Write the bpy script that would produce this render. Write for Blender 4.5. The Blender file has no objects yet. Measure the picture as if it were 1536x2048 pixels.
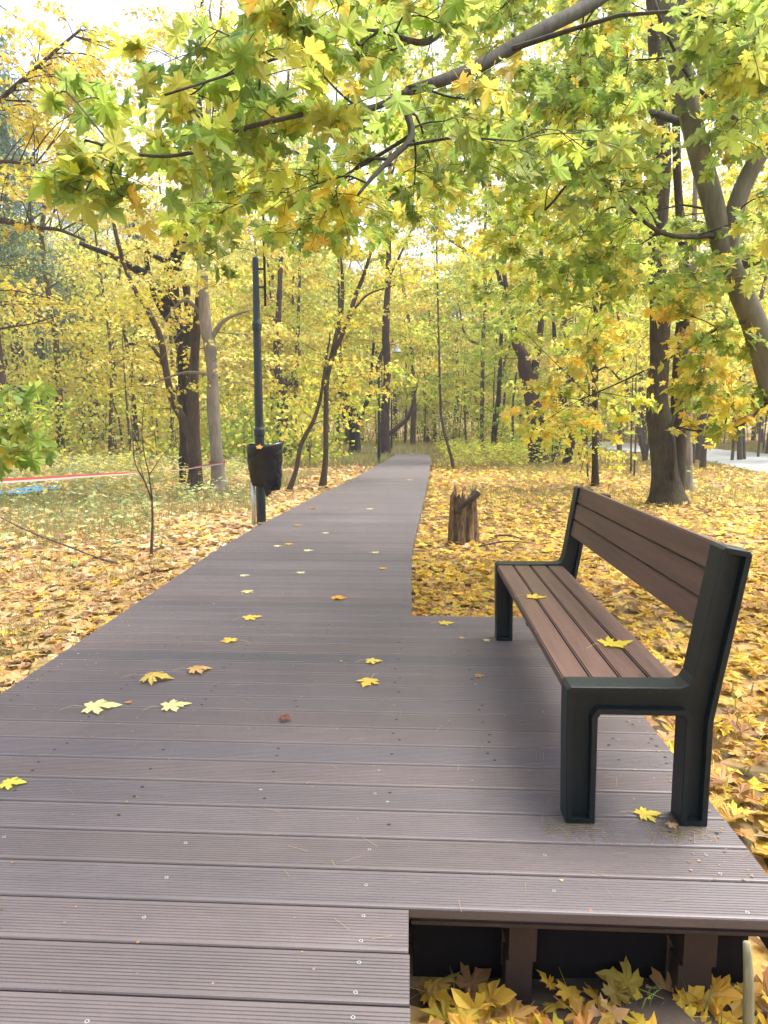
import bpy, bmesh, math, random
import numpy as np
from mathutils import Vector, noise
R = np.random.default_rng(7)
random.seed(7)
SC = bpy.context.scene
COL = SC.collection
PI = math.pi

# ------------------------------------------------------------------ camera
F, CH = 1400.0, 1.25
TH = math.atan(186 / F)
YAW = math.atan(57 / F * math.cos(TH))
cam = bpy.data.objects.new('camera', bpy.data.cameras.new('camera'))
COL.objects.link(cam)
cam.location = (0, 0, CH)
cam.rotation_euler = (PI / 2 - TH, 0, YAW)
cam.data.sensor_fit = 'VERTICAL'
cam.data.sensor_height = 36
cam.data.lens = F / 2048 * 36
cam.data.clip_end = 1500
cam.data.clip_start = 0.05
SC.camera = cam
SC.render.resolution_x, SC.render.resolution_y = 768, 1024


def ray(px, py):
    x = (px - 768) / F
    v = (1024 - py) / F
    fy = math.cos(TH) + v * math.sin(TH)
    z = -math.sin(TH) + v * math.cos(TH)
    c, s = math.cos(YAW), math.sin(YAW)
    return np.array((x * c - fy * s, x * s + fy * c, z))


def at(px, py, Y):
    r = ray(px, py)
    return np.array((0, 0, CH)) + r * (Y / r[1])


def deckz(y):
    return float(np.interp(y, [-9, 8, 12, 17, 27, 38, 60, 400], [0, 0, -.07, -.22, -.43, -.65, -.62, -.62]))


DZY = np.array([-9, 8, 12, 17, 27, 38, 60, 400.]); DZV = np.array([0, 0, -.07, -.22, -.43, -.65, -.62, -.62])


def gz(x, y):
    """height of the forest floor"""
    b = deckz(y) - .235
    n = noise.noise(Vector((x * .35, y * .35, 3.1))) * .09 + noise.noise(Vector((x * 1.3, y * 1.3, 7.7))) * .03
    near = min(1, max(0, (abs(x - deck_mid(y)) - .9) / 2.5))
    b += n * (.35 + .65 * near)
    if x > -.3 and y < 2.6:
        b -= .085 * min(1, (x + .3) / .25) * min(1, max(0, (2.6 - y) / .5)) * min(1, max(0, (2.2 - x) / .8))
    if x > 1 and y > 1:
        b += .05 * min(1, (x - 1) / 4)
    return b


XRY = [-9, 6.5, 10.2, 17, 27, 37, 400]
XRX = [0, 0, .15, .40, .70, .95, .95]


def deck_mid(y):
    return float(np.interp(y, XRY, XRX)) - .94


def ground_at(px, py):
    z = -.24
    for _ in range(12):
        r = ray(px, py)
        t = (z - CH) / r[2]
        x, y = r[0] * t, r[1] * t
        z = gz(x, y)
    return np.array((x, y, z))


def deck_at(px, py, z0=0.0):
    z = z0
    for _ in range(10):
        r = ray(px, py)
        t = (z - CH) / r[2]
        z = z0 + deckz(r[1] * t)
    return np.array((r[0] * t, r[1] * t, z))


# ------------------------------------------------------------------ materials
def mat(name):
    m = bpy.data.materials.new(name)
    m.use_nodes = True
    nt = m.node_tree
    nt.nodes.clear()
    out = nt.nodes.new('ShaderNodeOutputMaterial')
    return m, nt, nt.nodes.new, nt.links.new, out


def noise_node(N, L, scale, detail=4, rough=.55, stretch=None, coord='Object'):
    tc = N('ShaderNodeTexCoord')
    n = N('ShaderNodeTexNoise')
    n.inputs['Scale'].default_value = scale
    n.inputs['Detail'].default_value = detail
    n.inputs['Roughness'].default_value = rough
    if stretch:
        mp = N('ShaderNodeMapping')
        mp.inputs['Scale'].default_value = stretch
        L(tc.outputs[coord], mp.inputs[0])
        L(mp.outputs[0], n.inputs['Vector'])
    else:
        L(tc.outputs[coord], n.inputs['Vector'])
    return n


def ramp(N, L, src, stops):
    r = N('ShaderNodeValToRGB')
    e = r.color_ramp.elements
    while len(e) > 1:
        e.remove(e[-1])
    e[0].position = stops[0][0]
    e[0].color = (*stops[0][1], 1)
    for p, c in stops[1:]:
        x = e.new(p)
        x.color = (*c, 1)
    L(src, r.inputs[0])
    return r


def mixc(N, L, a, b, fac, mode='MIX'):
    m = N('ShaderNodeMix')
    m.data_type = 'RGBA'
    m.blend_type = mode
    for s, i in ((fac, 0), (a, 6), (b, 7)):
        if isinstance(s, (int, float)):
            m.inputs[i].default_value = s
        elif isinstance(s, tuple):
            m.inputs[i].default_value = (*s, 1)
        else:
            L(s, m.inputs[i])
    return m.outputs[2]


def mth(N, L, op, a, b=None, c=None, clamp=False):
    m = N('ShaderNodeMath')
    m.operation = op
    m.use_clamp = clamp
    for i, s in enumerate((a, b, c)):
        if s is None:
            continue
        if isinstance(s, (int, float)):
            m.inputs[i].default_value = s
        else:
            L(s, m.inputs[i])
    return m.outputs[0]


def leaf_material(name, trans=.45, veins=False, rough=.5, spots=.5):
    m, nt, N, L, out = mat(name)
    a = N('ShaderNodeAttribute')
    a.attribute_name = 'leafcol'
    col = a.outputs['Color']
    n = noise_node(N, L, 45 if veins else 12, 3)
    r = ramp(N, L, n.outputs['Fac'], [(0, (.62, .6, .6)), (.45, (1, 1, 1)), (1, (1.0, 1.0, 1.0))])
    col = mixc(N, L, col, r.outputs[0], spots, 'MULTIPLY')
    if veins:
        uv = N('ShaderNodeUVMap')
        uv.uv_map = 'leafuv'
        sx = N('ShaderNodeSeparateXYZ')
        L(uv.outputs[0], sx.inputs[0])
        X, Y = mth(N, L, 'ABSOLUTE', sx.outputs[0]), sx.outputs[1]
        acc = None
        for ang in (0, 47, 100):
            s_, c_ = math.sin(math.radians(ang)), math.cos(math.radians(ang))
            dot = mth(N, L, 'ADD', mth(N, L, 'MULTIPLY', X, s_), mth(N, L, 'MULTIPLY', Y, c_))
            crs = mth(N, L, 'ABSOLUTE', mth(N, L, 'SUBTRACT', mth(N, L, 'MULTIPLY', X, c_), mth(N, L, 'MULTIPLY', Y, s_)))
            w = mth(N, L, 'SUBTRACT', 1.0, mth(N, L, 'DIVIDE', crs, .016), clamp=True)
            w = mth(N, L, 'MULTIPLY', w, mth(N, L, 'GREATER_THAN', dot, 0))
            acc = w if acc is None else mth(N, L, 'MAXIMUM', acc, w)
        acc = mth(N, L, 'MULTIPLY', acc, .4)
        lighter = mixc(N, L, col, (.55, .5, .2), .45)
        col = mixc(N, L, col, lighter, acc)
        # brown spots
        n2 = noise_node(N, L, 23, 2)
        sp = ramp(N, L, n2.outputs['Fac'], [(0, (1, 1, 1)), (.68, (1, 1, 1)), (.74, (.42, .24, .12))])
        col = mixc(N, L, col, sp.outputs[0], .7, 'MULTIPLY')
    p = N('ShaderNodeBsdfPrincipled')
    L(col, p.inputs['Base Color'])
    p.inputs['Roughness'].default_value = rough
    p.inputs['Specular IOR Level'].default_value = .35
    if trans > 0:
        t = N('ShaderNodeBsdfTranslucent')
        g = mixc(N, L, col, (1.0, .95, .45), .18)
        L(g, t.inputs['Color'])
        mx = N('ShaderNodeMixShader')
        mx.inputs[0].default_value = trans
        L(p.outputs[0], mx.inputs[1])
        L(t.outputs[0], mx.inputs[2])
        L(mx.outputs[0], out.inputs[0])
    else:
        L(p.outputs[0], out.inputs[0])
    return m


def bark_material(name, c1, c2, scale=9, moss=0.0, strength=.6):
    m, nt, N, L, out = mat(name)
    n = noise_node(N, L, scale, 6, .65, (3.2, 3.2, .5))
    n2 = noise_node(N, L, 2.2, 3, .5)
    r = ramp(N, L, n.outputs['Fac'], [(.25, c1), (.72, c2)])
    col = r.outputs[0]
    r2 = ramp(N, L, n2.outputs['Fac'], [(.3, (.65, .65, .65)), (.7, (1.2, 1.2, 1.2))])
    col = mixc(N, L, col, r2.outputs[0], .8, 'MULTIPLY')
    if moss:
        n3 = noise_node(N, L, 3.3, 4, .6)
        mk_ = ramp(N, L, n3.outputs['Fac'], [(.45, (0, 0, 0)), (.7, (1, 1, 1))])
        col = mixc(N, L, col, (.09, .12, .05), mth(N, L, 'MULTIPLY', mk_.outputs[0], moss))
    p = N('ShaderNodeBsdfPrincipled')
    p.inputs['Roughness'].default_value = .9
    p.inputs['Specular IOR Level'].default_value = .2
    L(col, p.inputs['Base Color'])
    b = N('ShaderNodeBump')
    b.inputs['Strength'].default_value = strength
    b.inputs['Distance'].default_value = .03
    L(n.outputs['Fac'], b.inputs['Height'])
    L(b.outputs[0], p.inputs['Normal'])
    L(p.outputs[0], out.inputs[0])
    return m


def plain(name, col, rough=.6, var=.25, scale=20, spec=.5, metal=0, bump=0, bscale=60, stretch=None):
    m, nt, N, L, out = mat(name)
    n = noise_node(N, L, scale, 5, .6, stretch)
    lo, hi = 1 - var, 1 + var
    r = ramp(N, L, n.outputs['Fac'], [(.25, (lo, lo, lo)), (.75, (hi, hi, hi))])
    c = mixc(N, L, tuple(col), r.outputs[0], 1.0, 'MULTIPLY')
    p = N('ShaderNodeBsdfPrincipled')
    L(c, p.inputs['Base Color'])
    p.inputs['Roughness'].default_value = rough
    p.inputs['Specular IOR Level'].default_value = spec
    p.inputs['Metallic'].default_value = metal
    if bump:
        n2 = noise_node(N, L, bscale, 4, .6, stretch)
        b = N('ShaderNodeBump')
        b.inputs['Strength'].default_value = bump
        b.inputs['Distance'].default_value = .004
        L(n2.outputs['Fac'], b.inputs['Height'])
        L(b.outputs[0], p.inputs['Normal'])
    L(p.outputs[0], out.inputs[0])
    return m


def deck_material():
    m, nt, N, L, out = mat('composite_decking')
    a = N('ShaderNodeAttribute')
    a.attribute_name = 'boardtint'
    n1 = noise_node(N, L, 1.1, 5, .6)
    n2 = noise_node(N, L, 26, 5, .7, (.12, 1.6, 1))
    n3 = noise_node(N, L, 240, 2, .6)
    base = (.082, .063, .063)
    r1 = ramp(N, L, n1.outputs['Fac'], [(.3, (.72, .72, .74)), (.7, (1.22, 1.2, 1.2))])
    r2 = ramp(N, L, n2.outputs['Fac'], [(.3, (.80, .79, .78)), (.7, (1.15, 1.15, 1.14))])
    r3 = ramp(N, L, n3.outputs['Fac'], [(.3, (.82, .82, .82)), (.7, (1.18, 1.18, 1.18))])
    c = mixc(N, L, base, a.outputs['Color'], 1.0, 'MULTIPLY')
    c = mixc(N, L, c, r1.outputs[0], .8, 'MULTIPLY')
    c = mixc(N, L, c, r2.outputs[0], .9, 'MULTIPLY')
    c = mixc(N, L, c, r3.outputs[0], .7, 'MULTIPLY')
    # dried water marks and dust
    n4 = noise_node(N, L, 5, 6, .7, (.35, 1, 1))
    r4 = ramp(N, L, n4.outputs['Fac'], [(.60, (0, 0, 0)), (.72, (1, 1, 1))])
    c = mixc(N, L, c, (.13, .11, .10), mth(N, L, 'MULTIPLY', r4.outputs[0], .35))
    p = N('ShaderNodeBsdfPrincipled')
    L(c, p.inputs['Base Color'])
    rr = N('ShaderNodeMapRange')
    rr.inputs[3].default_value = .42
    rr.inputs[4].default_value = .66
    L(n1.outputs['Fac'], rr.inputs[0])
    L(rr.outputs[0], p.inputs['Roughness'])
    p.inputs['Specular IOR Level'].default_value = .9
    b = N('ShaderNodeBump')
    b.inputs['Strength'].default_value = .25
    b.inputs['Distance'].default_value = .002
    L(n3.outputs['Fac'], b.inputs['Height'])
    L(b.outputs[0], p.inputs['Normal'])
    L(p.outputs[0], out.inputs[0])
    return m


def ground_material():
    m, nt, N, L, out = mat('leaf_litter_ground')
    tc = N('ShaderNodeTexCoord')
    v = N('ShaderNodeTexVoronoi')
    v.inputs['Scale'].default_value = 11
    v.inputs['Randomness'].default_value = 1
    L(tc.outputs['Object'], v.inputs['Vector'])
    sep = N('ShaderNodeSeparateColor')
    L(v.outputs['Color'], sep.inputs[0])
    r = ramp(N, L, sep.outputs[0], [(0, (.05, .032, .02)), (.2, (.12, .075, .04)), (.4, (.22, .13, .055)), (.6, (.34, .20, .07)),
                                   (.8, (.42, .27, .07)), (1, (.36, .26, .14))])
    col = r.outputs[0]
    n = noise_node(N, L, .22, 4, .6)
    n2 = noise_node(N, L, 3.0, 5, .7)
    g = mth(N, L, 'MULTIPLY', ramp(N, L, n.outputs['Fac'], [(.45, (0, 0, 0)), (.62, (1, 1, 1))]).outputs[0],
            ramp(N, L, n2.outputs['Fac'], [(.4, (0, 0, 0)), (.6, (1, 1, 1))]).outputs[0])
    col = mixc(N, L, col, (.15, .15, .05), mth(N, L, 'MULTIPLY', g, .7))
    n3 = noise_node(N, L, 18, 4, .7)
    col = mixc(N, L, col, ramp(N, L, n3.outputs['Fac'], [(.3, (.55, .5, .45)), (.55, (1.1, 1.1, 1.1))]).outputs[0], .8, 'MULTIPLY')
    # bare soil right under and beside the boardwalk
    p = N('ShaderNodeBsdfPrincipled')
    p.inputs['Roughness'].default_value = .9
    p.inputs['Specular IOR Level'].default_value = .2
    L(col, p.inputs['Base Color'])
    b = N('ShaderNodeBump')
    b.inputs['Strength'].default_value = .8
    b.inputs['Distance'].default_value = .03
    L(v.outputs['Distance'], b.inputs['Height'])
    L(b.outputs[0], p.inputs['Normal'])
    L(p.outputs[0], out.inputs[0])
    return m


M = dict(
    deck=deck_material(), ground=ground_material(),
    leaf_hero=leaf_material('maple_leaf_near', .6, True, .45, .35),
    leaf=leaf_material('maple_leaf', .6, False, .5, .3),
    leaf_dry=leaf_material('fallen_leaf', .38, True, .5, .45),
    leaf_dry_far=leaf_material('fallen_leaf_plain', .2, False, .6, .5),
    grass=leaf_material('grass_blade', .35, False, .6, .2),
    needle=leaf_material('pine_needles', .15, False, .6, .3),
    bark_dark=bark_material('dark_bark', (.014, .010, .009), (.065, .048, .042), 8, .15, 1.0),
    bark_mid=bark_material('brown_bark', (.05, .037, .028), (.135, .10, .078), 10, .2, .7),
    bark_pale=bark_material('pale_bark', (.17, .145, .115), (.32, .28, .23), 7, .18, .35),
    bark_olive=bark_material('olive_bark', (.022, .017, .010), (.090, .066, .040), 12, .3, 1.0),
    bark_red=bark_material('pine_bark', (.028, .018, .015), (.12, .075, .062), 8, 0, .9),
    bark_smooth=bark_material('smooth_olive_bark', (.12, .11, .085), (.26, .24, .19), 5, .35, .3),
    bark_bough=bark_material('backlit_bough_bark', (.035, .031, .027), (.095, .085, .07), 7, .25, .4),  # darker copy of the trunk bark, backlight shade painted into the limbs
    bark_twig=bark_material('twig_bark', (.05, .04, .032), (.14, .11, .09), 30, 0, .2),
    slat=plain('brown_slat', (.100, .052, .041), .5, .38, 30, .5, 0, .6, 160, (1, .06, 1)),
    frame=plain('cast_frame', (.005, .0105, .0125), .45, .25, 30, .35, 0, .35, 420),
    post=plain('dark_green_paint', (.014, .024, .028), .35, .15, 12),
    metal=plain('galvanised_steel', (.55, .57, .58), .4, .1, 30, .5, .6),
    bag=plain('black_bin_bag', (.004, .005, .007), .34, .2, 15, .4, 0, 1.0, 16),
    lamp=plain('lamp_shade', (.25, .3, .36), .3, .1, 10),
    wood=bark_material('rotten_wood', (.025, .014, .008), (.42, .29, .17), 20, .0, 1.0),
    stick=bark_material('peeled_stick', (.20, .19, .10), (.36, .33, .2), 20, .1, .3),
    joist=plain('brown_joist', (.034, .021, .019), .6, .25, 14, .4, 0, .3, 90, (1, 1, .1)),
    joist_shade=plain('underdeck_shade', (.008, .006, .007), .8, .3, 14, .2),  # near-black joist copy, the shade under the deck put into its colour
    sand=plain('sand', (.075, .058, .045), .95, .3, 8, .1, 0, .8, 120),
    road=plain('pale_asphalt', (.34, .36, .38), .85, .10, 1.2, .3, 0, .3, 40),
    tape_red=plain('red_tape', (.40, .06, .05), .4, .1, 5),
    tape_white=plain('white_tape', (.5, .42, .40), .4, .05, 5),
    tarp=plain('blue_tarp', (.05, .30, .70), .35, .2, 8),
    screw=plain('steel_screw', (.30, .31, .33), .35, .1, 50, .5, .4),
    hole=plain('dark_hole', (.02, .016, .015), .9, .1, 10),
)


# ------------------------------------------------------------------ mesh helpers
def tag(o, label=None, cat=None, group=None, kind=None):
    for k, v in (('label', label), ('category', cat), ('group', group), ('kind', kind)):
        if v:
            o[k] = v
    return o


def empty(name, loc, **kw):
    o = bpy.data.objects.new(name, None)
    COL.objects.link(o)
    o.location = tuple(float(a) for a in loc)
    o.empty_display_size = .2
    return tag(o, **kw)


def raw(name, V, loops, totals, materials, parent=None, fcol=None, fcname='leafcol', uv=None, smooth=False, mi=None, origin=None):
    V = np.asarray(V, np.float32).reshape(-1, 3)
    if origin is None:
        origin = np.array(parent.location) if parent is not None else np.zeros(3)
    V = V - np.asarray(origin, np.float32)
    loops = np.asarray(loops, np.int32).ravel()
    totals = np.asarray(totals, np.int32).ravel()
    me = bpy.data.meshes.new(name)
    me.vertices.add(len(V))
    me.vertices.foreach_set('co', V.ravel())
    me.loops.add(len(loops))
    me.loops.foreach_set('vertex_index', loops)
    me.polygons.add(len(totals))
    st = np.zeros(len(totals), np.int32)
    st[1:] = np.cumsum(totals)[:-1]
    me.polygons.foreach_set('loop_start', st)
    me.polygons.foreach_set('loop_total', totals)
    if mi is not None:
        me.polygons.foreach_set('material_index', np.asarray(mi, np.int32))
    me.update(calc_edges=True)
    me.polygons.foreach_set('use_smooth', np.full(len(totals), bool(smooth)))
    if fcol is not None:
        at_ = me.attributes.new(fcname, 'FLOAT_COLOR', 'FACE')
        c = np.ones((len(totals), 4), np.float32)
        c[:, :3] = fcol
        at_.data.foreach_set('color', c.ravel())
    if uv is not None:
        u = me.uv_layers.new(name='leafuv')
        u.data.foreach_set('uv', np.asarray(uv, np.float32).ravel())
    for m_ in (materials if isinstance(materials, (list, tuple)) else [materials]):
        me.materials.append(m_)
    o = bpy.data.objects.new(name, me)
    COL.objects.link(o)
    if parent is not None:
        o.parent = parent
    elif origin is not None:
        o.location = tuple(float(a) for a in origin)
    return o


class MB:
    """collects geometry for ONE mesh"""
    def __init__(s):
        s.V = []; s.L = []; s.T = []; s.MI = []; s.n = 0

    def add(s, V, faces, mi=0):
        V = np.asarray(V, float).reshape(-1, 3)
        for f in faces:
            s.L.extend(int(i) + s.n for i in f)
            s.T.append(len(f))
            s.MI.append(mi)
        s.V.append(V)
        s.n += len(V)

    def box(s, lo, hi, mi=0):
        x0, y0, z0 = lo; x1, y1, z1 = hi
        V = [(x0, y0, z0), (x1, y0, z0), (x1, y1, z0), (x0, y1, z0), (x0, y0, z1), (x1, y0, z1), (x1, y1, z1), (x0, y1, z1)]
        s.add(V, [(0, 3, 2, 1), (4, 5, 6, 7), (0, 1, 5, 4), (1, 2, 6, 5), (2, 3, 7, 6), (3, 0, 4, 7)], mi)

    def tube(s, P, r, seg=6, rough=0, cap=True, mi=0, lobes=0):
        P = np.asarray(P, float)
        r = np.asarray(r, float) * np.ones(len(P))
        n = len(P)
        T = np.gradient(P, axis=0)
        T /= np.linalg.norm(T, axis=1)[:, None] + 1e-9
        u = np.cross(T[0], (0.3, 1, 0.1)); u /= np.linalg.norm(u) + 1e-9
        a = np.arange(seg) * 2 * PI / seg
        V = np.zeros((n, seg, 3))
        for i in range(n):
            u = u - T[i] * np.dot(u, T[i]); u /= np.linalg.norm(u) + 1e-9
            v = np.cross(T[i], u)
            rr = r[i] * np.ones(seg)
            if rough:
                for j in range(seg):
                    q = Vector((math.cos(a[j]) * 1.5, math.sin(a[j]) * 1.5, 0)) + Vector(P[i] * 1.7)
                    rr[j] *= 1 + rough * noise.noise(q) * 1.6
            V[i] = P[i] + rr[:, None] * (np.cos(a)[:, None] * u + np.sin(a)[:, None] * v)
        idx = np.arange(n * seg).reshape(n, seg)
        A = idx[:-1]; B = idx[1:]
        q = np.stack([A, np.roll(A, -1, 1), np.roll(B, -1, 1), B], -1).reshape(-1, 4)
        fs = [tuple(f) for f in q]
        if cap:
            fs.append(tuple(idx[0][::-1])); fs.append(tuple(idx[-1]))
        s.add(V, fs, mi)

    def build(s, name, materials, parent=None, smooth=False, origin=None):
        return raw(name, np.concatenate(s.V), s.L, s.T, materials, parent, smooth=smooth, mi=s.MI, origin=origin)


def cat(P, n):
    """Catmull-Rom resample (rows of any width) to n points"""
    P = np.asarray(P, float)
    if len(P) < 3:
        t = np.linspace(0, 1, n)[:, None]
        return P[0] * (1 - t) + P[-1] * t
    Q = np.vstack([2 * P[0] - P[1], P, 2 * P[-1] - P[-2]])
    o = []
    for s in np.linspace(0, len(P) - 1 - 1e-6, n):
        i = int(s); t = s - i
        a, b, c, d = Q[i], Q[i + 1], Q[i + 2], Q[i + 3]
        o.append(.5 * (2 * b + (c - a) * t + (2 * a - 5 * b + 4 * c - d) * t * t + (3 * b - a - 3 * c + d) * t ** 3))
    return np.array(o)


# ------------------------------------------------------------------ leaves
H = [(0, 0), (.13, -.10), (.33, -.13), (.31, -.02), (.45, .05), (.34, .11), (.26, .17), (.43, .22), (.60, .38), (.45, .395), (.40, .50),
     (.28, .42), (.17, .36), (.19, .50), (.27, .62), (.16, .67), (.12, .79), (0, .98)]
HERO = np.array(H + [(-x, y) for x, y in H[-2:0:-1]])
Mh = [(0, 0), (.32, -.12), (.27, .12), (.6, .38), (.18, .38), (.24, .62), (0, .98)]
MID = np.array(Mh + [(-x, y) for x, y in Mh[-2:0:-1]])
FAR = np.array([(0, -.05), (.5, .1), (.42, .5), (0, .95), (-.42, .5), (-.5, .1)])
OVAL = np.array([(0, 0), (.22, .15), (.28, .45), (.15, .8), (0, 1), (-.15, .8), (-.28, .45), (-.22, .15)])
SHAPES = dict(hero=HERO, mid=MID, far=FAR, oval=OVAL)


def unit(a):
    return a / (np.linalg.norm(a, axis=-1, keepdims=True) + 1e-9)


def leaves(name, P, T, Nn, size, cols, shape, material, parent=None, curl=.15, origin=None, kind=None):
    """P base points, T tip directions, Nn rough normals"""
    n = len(P)
    S = SHAPES[shape]
    T = unit(T)
    B = unit(np.cross(T, Nn))
    Z = np.cross(B, T)
    size = np.broadcast_to(size, (n,))
    hero = shape == 'hero'
    if hero:
        S = np.vstack([S, [(0, .22)], [(-.011, .01), (.011, .01), (.009, -.6), (-.009, -.6)]])
    r2 = (S[:, 0] ** 2 + (S[:, 1] - .25) ** 2)
    cu = (R.normal(curl, .18 + abs(curl) * .5, n))[:, None]
    fold = (R.uniform(-.1, .45, n))[:, None]
    z = -cu * r2[None, :] + fold * np.abs(S[:, 0])[None, :] * .7
    if hero:
        z[:, :-4] += R.normal(0, .028, z[:, :-4].shape)
        z[:, -2:] = R.uniform(-.05, .25, (n, 1))
        wav = R.normal(0, .06, (n, 1)) * np.sin(S[None, :, 0] * 7 + R.uniform(0, 6, (n, 1)))
        z += wav
    asp = R.uniform(.85, 1.12, n)[:, None, None]
    V = P[:, None, :] + size[:, None, None] * (S[None, :, 0:1] * asp * B[:, None, :] + S[None, :, 1:2] * T[:, None, :] + z[:, :, None] * Z[:, None, :])
    k = len(S)
    base = (np.arange(n) * k)[:, None]
    if hero:
        m = k - 5
        a = np.arange(m)
        tri = np.vstack([np.stack([np.full(m, m), a, (a + 1) % m], 1), [(m + 1, m + 2, m + 3), (m + 1, m + 3, m + 4)]])
        m += 2
        loops = (base[:, :, None] + tri[None]).reshape(-1)
        totals = np.full(n * m, 3)
        fc = np.repeat(cols, m, 0)
        uv = np.tile(S[tri.ravel()], (n, 1))
    else:
        loops = (base + np.arange(k)[None]).reshape(-1)
        totals = np.full(n, k)
        fc = cols
        uv = np.tile(S, (n, 1)) if material.name in ('fallen_leaf', 'maple_leaf_near') else None
    o = raw(name, V.reshape(-1, 3), loops, totals, material, parent, fcol=fc, uv=uv, origin=origin)
    if kind:
        o['kind'] = kind
    return o


PAL = dict(
    green=[(.14, .27, .02), (.22, .36, .025), (.34, .44, .03), (.09, .19, .025), (.50, .50, .04)],
    lime=[(.34, .46, .03), (.46, .52, .04), (.60, .57, .05), (.20, .33, .03), (.72, .58, .05)],
    mix=[(.20, .36, .03), (.45, .48, .04), (.72, .60, .05), (.78, .52, .04), (.12, .25, .03)],
    yellow=[(.74, .64, .05), (.66, .58, .05), (.80, .70, .16), (.48, .50, .05), (.70, .46, .04), (.30, .38, .04)],
    gold=[(.78, .56, .04), (.74, .46, .03), (.80, .64, .10), (.58, .50, .05), (.42, .42, .05)],
    pale=[(.80, .68, .22), (.78, .62, .14), (.62, .58, .16), (.74, .55, .16), (.45, .46, .12)],
    olive=[(.42, .42, .08), (.30, .34, .07), (.60, .50, .08), (.22, .27, .06), (.66, .46, .10)],
    pine=[(.05, .10, .06), (.07, .13, .08), (.10, .16, .10), (.04, .07, .05)],
    litter=[(.78, .54, .04), (.76, .46, .04), (.80, .60, .08), (.60, .28, .05), (.50, .28, .10), (.66, .44, .20), (.34, .17, .07), (.80, .58, .06), (.56, .34, .10)],
    litterL=[(.64, .42, .17), (.54, .33, .14), (.70, .50, .28), (.62, .40, .08), (.42, .25, .12), (.27, .16, .09), (.76, .50, .05), (.70, .54, .38), (.50, .40, .14)],
    brown=[(.36, .20, .09), (.50, .28, .10), (.28, .16, .08), (.56, .36, .16)],
    straw=[(.52, .44, .20), (.40, .38, .14), (.30, .34, .10), (.60, .50, .26), (.22, .30, .08)],
    weed=[(.26, .34, .12), (.34, .42, .17), (.44, .44, .18), (.20, .30, .12), (.50, .46, .20)],
    herb=[(.10, .20, .05), (.16, .26, .07), (.24, .32, .10), (.36, .38, .10), (.12, .22, .10)],
)


def pal(name, n, w=None, jit=.14):
    c = np.array(PAL[name])
    k = len(c)
    if w is None:
        w = np.array([1.5, 1.4, 1.1] + [.7] * (k - 3)); w = w / w.sum()
    i = R.choice(k, n, p=w)
    j = R.choice(k, n, p=w)
    t = R.random((n, 1)) ** 1.5 * .6
    o = c[i] * (1 - t) + c[j] * t
    if name in ('litter', 'straw', 'herb', 'brown'):
        o = o * (.80 if name == 'litter' else .7)
    elif name == 'litterL':
        o = o * .98
    return np.clip(o * R.normal(1, jit, (n, 1)) * R.normal(1, .05, (n, 3)), .01, .92)


def hang(n, out=None, flat=.5):
    """tip directions and normals of hanging maple leaves"""
    T = R.normal(0, .6, (n, 3))
    T[:, 2] = R.normal(-.45, .35, n)
    if out is not None:
        T += out * .5
    Nn = R.normal(0, .55, (n, 3))
    Nn[:, 2] += flat + .3
    return T, Nn


# ------------------------------------------------------------------ tree builder
def skeleton(points, Y0, k=None):
    """(px, py, w, dy) rows -> world xyz + radius, resampled"""
    rows = []
    for p in points:
        dy = p[3] if len(p) > 3 else 0
        w = at(p[0], p[1], Y0 + dy)
        d = Y0 + dy
        rows.append((*w, p[2] * d / F / 2 / math.cos(math.atan((p[0] - 768) / F))))
    return cat(rows, k or max(4, len(rows) * 4))


def nearest_lower(S, t):
    d = np.linalg.norm(S[:, :3] - t, axis=1) + np.where(S[:, 2] > t[2] + .1, 1.5 * (S[:, 2] - t[2]), 0)
    return int(np.argmin(d * R.uniform(.9, 1.15, len(d))))


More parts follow.
